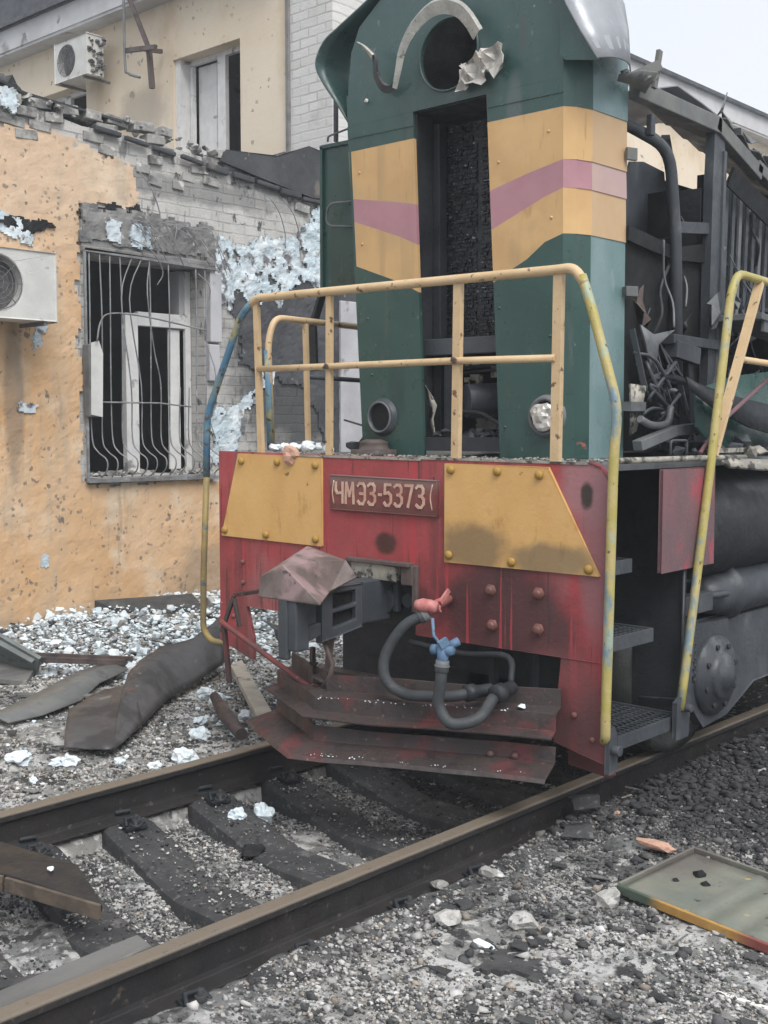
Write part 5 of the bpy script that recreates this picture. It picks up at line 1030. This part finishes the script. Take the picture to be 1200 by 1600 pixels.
o = mb.build('foam_rubble', ['foamg','foam','brickloose']); kd(o); tag(o, 'heap of white and pale blue foam rubble spilled along the foot of the orange wall', 'rubble')
grp = 'pale foam chunks scattered on the gravel left of the rails'
chunks = [(-1.80,-.88,.060), (-1.66,-.74,.042), (-1.60,-.70,.050), (-1.23,-.22,.070), (-1.26,-.40,.042), (-1.44,-.50,.028), (-1.52,.12,.06), (-1.40,.30,.05), (-1.75,.30,.045), (-1.98,.62,.06), (-1.95,-.2,.03), (-1.5,-.98,.028), (-1.1,-.1,.03), (-1.62,.55,.05), (-1.30,.62,.04), (-2.2,.7,.05), (-1.1,-.62,.026)]
for i, (x, y, r) in enumerate(chunks):
    tag(MB().rock((x, y, gz(x, y)+r*.45), r, 0, 900+i*3, 3, .75).build('foam_chunk', 'foamg'), 'small irregular white foam chunk lying loose on the gravel left of the rails', 'foam chunk', grp)
tag(MB().rock((-.34,-.62,-.185), .040, 0, 41, 3, .9).build('foam_chunk', 'foamg'), 'left one of the two white foam lumps lying between two sleepers inside the track', 'foam chunk')
tag(MB().rock((-.27,-.52,-.185), .046, 0, 57, 3, .9).build('foam_chunk', 'foamg'), 'right and larger one of the two white foam lumps between two sleepers inside the track', 'foam chunk')
tag(MB().rock((-.02,-.80,-.225), .06, 0, 63, 2, .6).build('burnt_lump', 'black'), 'flat soot-black lump on the ash between the sleepers, near the white foam lumps', 'burnt lump')
# long bent dark sheet by the loco corner
t = thing('bent_sheet_metal', (-2.0,.3,-.1), 'long dark curved sheet of metal lying from the gravel up to the locomotive corner', 'metal sheet')
def bent_panel(lowp, upp, bulge, ph):
    rows = []
    for i, (a, b) in enumerate(zip(smooth_path(lowp, 5), smooth_path(upp, 5))):
        a, b = V(a), V(b); r = []; jag = .03*((i*7) % 3 == 0)*(i > 1)
        for k in range(9):
            u = k/8*(1-jag); p = a.lerp(b, u)+V((.45, -.35, .8))*(bulge*sin(pi*u)*(1+.3*sin(i*.5+ph)))+V((.3,-.3,.5))*.012*noise.noise(V((i*.35+ph, k*.3, 2))); r.append(p)
        rows.append(r)
    return MB().loft(rows, .005)
bent_panel([(-1.755, -0.639, -0.12), (-1.635, -0.556, -0.125), (-1.544, -0.446, -0.12), (-1.836, -0.064, -0.1)],
           [(-2.251, -0.286, -0.06), (-2.379, -0.036, -0.03), (-2.344, 0.105, 0.0), (-2.256, 0.162, 0.02)], .030, 1.0).build('torn_tongue', 'bent', t)
bent_panel([(-1.576, -0.44, -0.12), (-1.774, -0.141, -0.12), (-2.161, 0.358, -0.1), (-2.336, 0.7, -0.08), (-2.543, 1.147, -0.03)],
           [(-2.054, -0.052, 0.0), (-2.451, 0.298, 0.06), (-2.651, 0.681, 0.13), (-2.66, 0.972, 0.16), (-2.939, 1.482, 0.24)], .055, 4.0).build('sheet', 'bent', t)
MB().loft([[(-2.02,1.02,.36), (-1.90,1.05,.30)], [(-1.95,1.14,.30), (-1.84,1.10,.22)], [(-1.98,1.2,.18), (-1.9,1.16,.14)]], .006).build('torn_end', 'frame', t)
def slab(name, pts, th, mt, label, cat, bev=.004):
    z = [p[2] for p in pts]
    return tag(MB().hexa([(p[0], p[1], p[2]) for p in pts]+[(p[0], p[1], p[2]+th) for p in pts]).build(name, mt, bevel=bev), label, cat)
slab('white_board', [(-2.30,1.00,-.03), (-.96,.12,-.09), (-1.02,.28,-.09), (-2.38,1.17,-.03)], .045, 'board', 'dirty white board lying on rubble against the left rail below the locomotive corner', 'board')
tag(MB().tube([(-1.86,.50,-.05), (-1.5,.28,-.06), (-1.12,.08,-.075)], [.030,.045,.035], 14).build('crushed_pipe', 'redlow'), 'flattened dark red pipe piece beside the dirty white board', 'pipe')
t = thing('dark_box_section', (-4.9,2.2,0), 'dark rectangular duct section lying on the rubble against the foot of the orange wall', 'duct')
MB().hexa([(-5.02,1.75,-.02), (-4.75,1.85,-.06), (-4.15,2.35,-.02), (-4.5,2.5,0), (-5.02,1.75,.10), (-4.80,1.85,.02), (-4.2,2.35,.03), (-4.6,2.5,.12)]).build('top_panel', 'tar', t, .006)
MB().bar((-4.78,1.80,-.03), (-4.16,2.30,-.03), .03, .06).build('pale_edge', 'board', t)
tag(MB().tube(smooth_path([(-4.35,2.2,.03), (-4.15,2.35,-.02), (-3.95,2.6,.0), (-3.9,2.9,.08), (-3.8,3.3,.07)], 4), .035, 8).build('crumpled_felt', 'tar'), 'crumpled black roofing felt trailing right of the dark duct section', 'roofing felt')
t = thing('grey_channel_beam', (-3.6,.1,-.08), 'grey-green steel channel leaning in from the left edge of the picture onto rubble', 'steel beam')
MB().bar((-4.10,-.22,.36), (-3.42,.22,-.06), .03, .26, up=(1,0,.6)).build('web', 'greybeam', t, .003)
MB().bar((-4.05,-.27,.42), (-3.38,.17,.02), .07, .02, up=(1,0,.6)).build('flange', 'greybeam', t, .003)
tag(MB().hexa([(-3.9,-.45,-.08), (-3.2,.0,-.1), (-3.5,.25,-.1), (-4.1,-.1,-.06), (-3.9,-.45,-.03), (-3.2,.0,-.07), (-3.5,.25,-.05), (-4.1,-.1,.02)]).build('grey_board', 'plank', bevel=.004), 'flat grey board lying under the leaning channel beam at the left edge', 'board')
tag(MB().loft([[(-2.52,-.70,-.08), (-2.44,-.64,-.07), (-2.36,-.62,-.09)], [(-2.62,-.42,-.05), (-2.50,-.38,-.05), (-2.38,-.38,-.09)], [(-2.78,-.10,-.03), (-2.62,-.06,-.03), (-2.50,-.04,-.08)], [(-3.0,.25,-.02), (-2.88,.28,-.01), (-2.76,.27,-.06)], [(-3.15,.62,-.02), (-3.0,.62,-.01), (-2.90,.60,-.04)]], .006).build('curled_sheet', 'frame'), 'curled grey metal sheet on the gravel left of the long dark one', 'metal sheet')
tag(MB().bar((-3.50,.15,.02), (-2.95,.62,.0), .07, .035).bar((-3.52,.17,.045), (-2.93,.66,.02), .02, .03).build('fallen_trim_bar', 'burnt'), 'brown metal trim bar sticking out of the white rubble near the channel beam', 'metal bar')
slab('thin_lath', [(-2.9,-.25,-.09), (-2.3,.22,-.09), (-2.33,.27,-.09), (-2.93,-.2,-.09)], .02, 'plank', 'thin grey lath lying on the gravel behind the curled sheet', 'lath')
sp_ = random.Random(21); mb = MB()
for i in range(120):
    x, y = (sp_.uniform(-4.6,-.9), sp_.uniform(-1.6,2.8)) if i < 60 else (sp_.uniform(1.0,2.9), sp_.uniform(-2.0,1.2)); a = sp_.uniform(0,6.3); L = sp_.uniform(.02,.10)
    mb.bar((x, y, surf(x, y)+.012), (x+L*cos(a), y+L*sin(a), surf(x, y)+sp_.uniform(.010,.03)), sp_.uniform(.004,.012), .004, sp_.randrange(3))
kd(tag(mb.build('splinter_litter', ['plank','tar','board']), 'thin wood and metal splinters littered over the gravel', 'litter'))
mb = MB()
for i in range(140):
    x, y = (sp_.uniform(-4.4,-.9), sp_.uniform(-1.6,2.4)) if i < 50 else (sp_.uniform(1.0,2.9), sp_.uniform(-1.9,1.6)); a = sp_.uniform(0,6.3); L = sp_.uniform(.015,.05)
    P4 = [(x+L*cos(a+k*1.57+sp_.uniform(-.5,.5)), y+L*.7*sin(a+k*1.57+sp_.uniform(-.5,.5)), surf(x, y)+.012+sp_.uniform(0,.014)) for k in range(4)]
    mb.add(P4+[(p[0], p[1], p[2]-.004) for p in P4], [(0,1,2,3), (7,6,5,4), (0,4,5,1), (1,5,6,2), (2,6,7,3), (3,7,4,0)], sp_.choice((0,1,1,1,2)))
kd(tag(mb.build('flake_litter', ['conc','tar','sleeper']), 'thin dark flakes of burnt paint and felt strewn over the gravel', 'litter'))
# on the track
t = thing('black_board', (-.1,-1.9,-.1), 'black tarred board with brown edge lying across the track at the left picture edge', 'board')
MB().hexa([(-1.1,-2.30,-.06), (-.11,-1.92,-.07), (.33,-1.81,-.085), (-.01,-1.69,-.06), (-1.1,-2.30,-.035), (-.11,-1.92,-.03), (.33,-1.81,-.055), (-.01,-1.69,-.03)]).hexa([(-1.1,-2.30,-.06), (-.01,-1.69,-.06), (-.45,-1.755,-.06), (-1.1,-2.0,-.05), (-1.1,-2.30,-.035), (-.01,-1.69,-.03), (-.45,-1.755,-.03), (-1.1,-2.0,-.02)]).build('top', 'boxtop', t, .005)
MB().bar((-.115,-1.93,-.065), (.325,-1.818,-.082), .016, .055).bar((-1.1,-2.315,-.062), (-.125,-1.935,-.065), .016, .06).build('edge_strip', 'boxside', t, .003)
MB().rock((-.02,-1.80,-.02), .014, 0, 3).build('cream_chip', 'foamg', t)
slab('timber_plank', [(.67,-2.95,-.105), (.80,-2.95,-.105), (.765,-1.92,-.09), (.66,-1.90,-.09)], .055, 'plank', 'grey timber plank lying along the inside of the near rail', 'plank')
slab('short_timber_block', [(.45,-2.75,-.13), (.62,-2.75,-.13), (.655,-2.42,-.13), (.48,-2.36,-.13)], .07, 'plank', 'short grey timber end beside the long plank in the bottom-left corner', 'timber')
slab('thin_black_lath', [(.36,-2.42,-.17), (.41,-2.42,-.17), (.60,-2.0,-.16), (.56,-1.98,-.16)], .03, 'tar', 'thin black lath between the plank and the sleeper near the left edge', 'lath')
# right of the track
t = thing('fallen_tray_panel', (1.8,0,-.12), 'grey-green metal tray panel with ochre edge lying on gravel at the right edge', 'metal panel')
T = Matrix.Translation((1.55,-.40,-.095)) @ Matrix.Rotation(R(-7), 4, 'Z') @ Matrix.Rotation(R(3), 4, 'X') @ Matrix.Rotation(R(1.5), 4, 'Y')
def loc_(mb): mb.v = [tuple(T @ V(p)) for p in mb.v]; return mb
mb = MB(); rows = []
for j in range(9):
    rows.append([(.02+1.2*i/60, .02+.44*j/8, .012+(.006*sin(i*1.0) if 14 < i else 0)) for i in range(61)])
loc_(mb.loft(rows, -.006)).build('tray_base', 'panelg', t)
loc_(MB().bar((0,.01,.008), (1.25,.01,.008), .014, .034)).build('ochre_rim', 'panele', t, .003)
loc_(MB().bar((0,.02,.012), (.0,.49,.012), .012, .032).bar((0,.49,.012), (1.25,.49,.012), .012, .032)).build('rim', 'panelg', t, .003)
split(loc_(MB().rock((.16,.3,.02), .03, 0, 2).rock((.22,.25,.02), .02, 0, 7).bar((.56,.13,.0), (.57,.12,.06), .008, .008).rock((.12,.2,.018), .018, 0, 9)), 'soot_flake', 'black', t)
tag(crumple((1.47,.03,-.055), .09, .035, .022, 4.0, 2).build('render_shard', 'pinkshard'), 'salmon-coloured render shard lying by the corner of the grey-green tray', 'render shard')
tag(MB().rock((1.16,.25,-.045), .016, 0, 12, 2).build('render_crumb', 'pinkshard'), 'single small peach-coloured crumb on the black stones above the salmon shard', 'render crumb')
tag(ragged([(1.50,-1.13), (1.72,-1.08), (1.73,-.95), (1.62,-.90), (1.47,-.97), (1.45,-1.06)], FZ(-.17), .018, .022, .05, .012, 4.4).build('felt_scrap', 'tar'), 'flat dark felt scrap on the pale gravel in the middle foreground', 'felt scrap')
tag(crumple((1.385,-.99,-.155), .05, .022, .014, 7.0, 2).build('cream_fragment', 'foamg'), 'small cream oblong fragment left of the dark felt scrap', 'fragment')
tag(MB().bar((2.13,-.80,-.14), (2.50,-.78,-.14), .02, .012).build('plastic_strip', 'whitestick'), 'thin white plastic strip in the bottom-right corner', 'strip')
tag(MB().loft([[(1.02,.02,-.08), (1.10,.12,-.07)], [(1.08,-.03,-.06), (1.16,.05,-.05)], [(1.10,-.09,-.08), (1.2,.0,-.09)]], .005, smooth=False).build('metal_scrap', 'sleeper'), 'crumpled grey metal scrap on dark soil between the near rail and the tray', 'metal scrap')
tag(MB().loft([[(.90,.25,-.03), (.99,.36,-.03)], [(.96,.20,-.02), (1.04,.30,-.01)], [(1.0,.16,-.05), (1.08,.24,-.04)]], .005, smooth=False).build('metal_scrap', 'sleeper'), 'pale grey metal scrap nearest the far end of the near rail, by the black stones', 'metal scrap')
for a, b, lab in (((1.02,-1.55,-.16), (1.03,-1.13,-.165), 'thin black rod on the gravel beside the near rail, upper one of two'), ((1.08,-2.0,-.17), (1.02,-1.62,-.17), 'thin black rod on the gravel beside the near rail, lower one near the picture corner')):
    tag(MB().tube([a, b], .009, 8).build('iron_rod', 'black'), lab, 'rod')
tag(ragged([(1.04,-.86), (1.20,-.80), (1.17,-.64), (1.05,-.68)], FZ(-.175), .02, .02, .03, .008, 6.4).build('slate_slab', 'sleeper'), 'flat dark grey slab of concrete lying on gravel beside the near rail', 'concrete slab')
for i, (x, y, r, lab) in enumerate(((.97,-.72,.032,'pale pointed stone standing at the foot of the near rail beside the bolts'), (1.06,-.52,.045,'brownish stone on the dark soil beside the near rail'), (1.42,-.80,.05,'pale round stone lying left of the dark felt scrap'), (1.55,-.45,.055,'whitish lump of slag on the gravel in front of the grey-green tray'), (1.20,-.95,.045,'whitish slag lump near the centre of the pale gravel patch'), (1.62,-.36,.035,'smaller white slag lump touching the shade of the grey-green tray'))):
    tag(MB().rock((x, y, gz(x, y)+r*.4), r, 0, 950+i, 2).build('stone', 'brickloose' if i < 2 else 'slag'), lab, 'stone')

# ---------------------------------------------------------------- thin smoke haze over the yard
hz = MB().box(-95, 95, -95, 95, -1.6, 11).build('haze', 'red'); kind(hz, 'stuff'); tag(hz, 'thin grey smoke haze hanging over the whole yard', 'haze')
hm = bpy.data.materials.new('smoke_haze'); hm.use_nodes = True; t_ = hm.node_tree; t_.nodes.clear()
ho = t_.nodes.new('ShaderNodeOutputMaterial'); hv = t_.nodes.new('ShaderNodeVolumePrincipled'); hv.inputs['Density'].default_value = .0035
hv.inputs['Color'].default_value = (.86,.90,.95,1); t_.links.new(hv.outputs[0], ho.inputs['Volume']); hz.data.materials[0] = hm
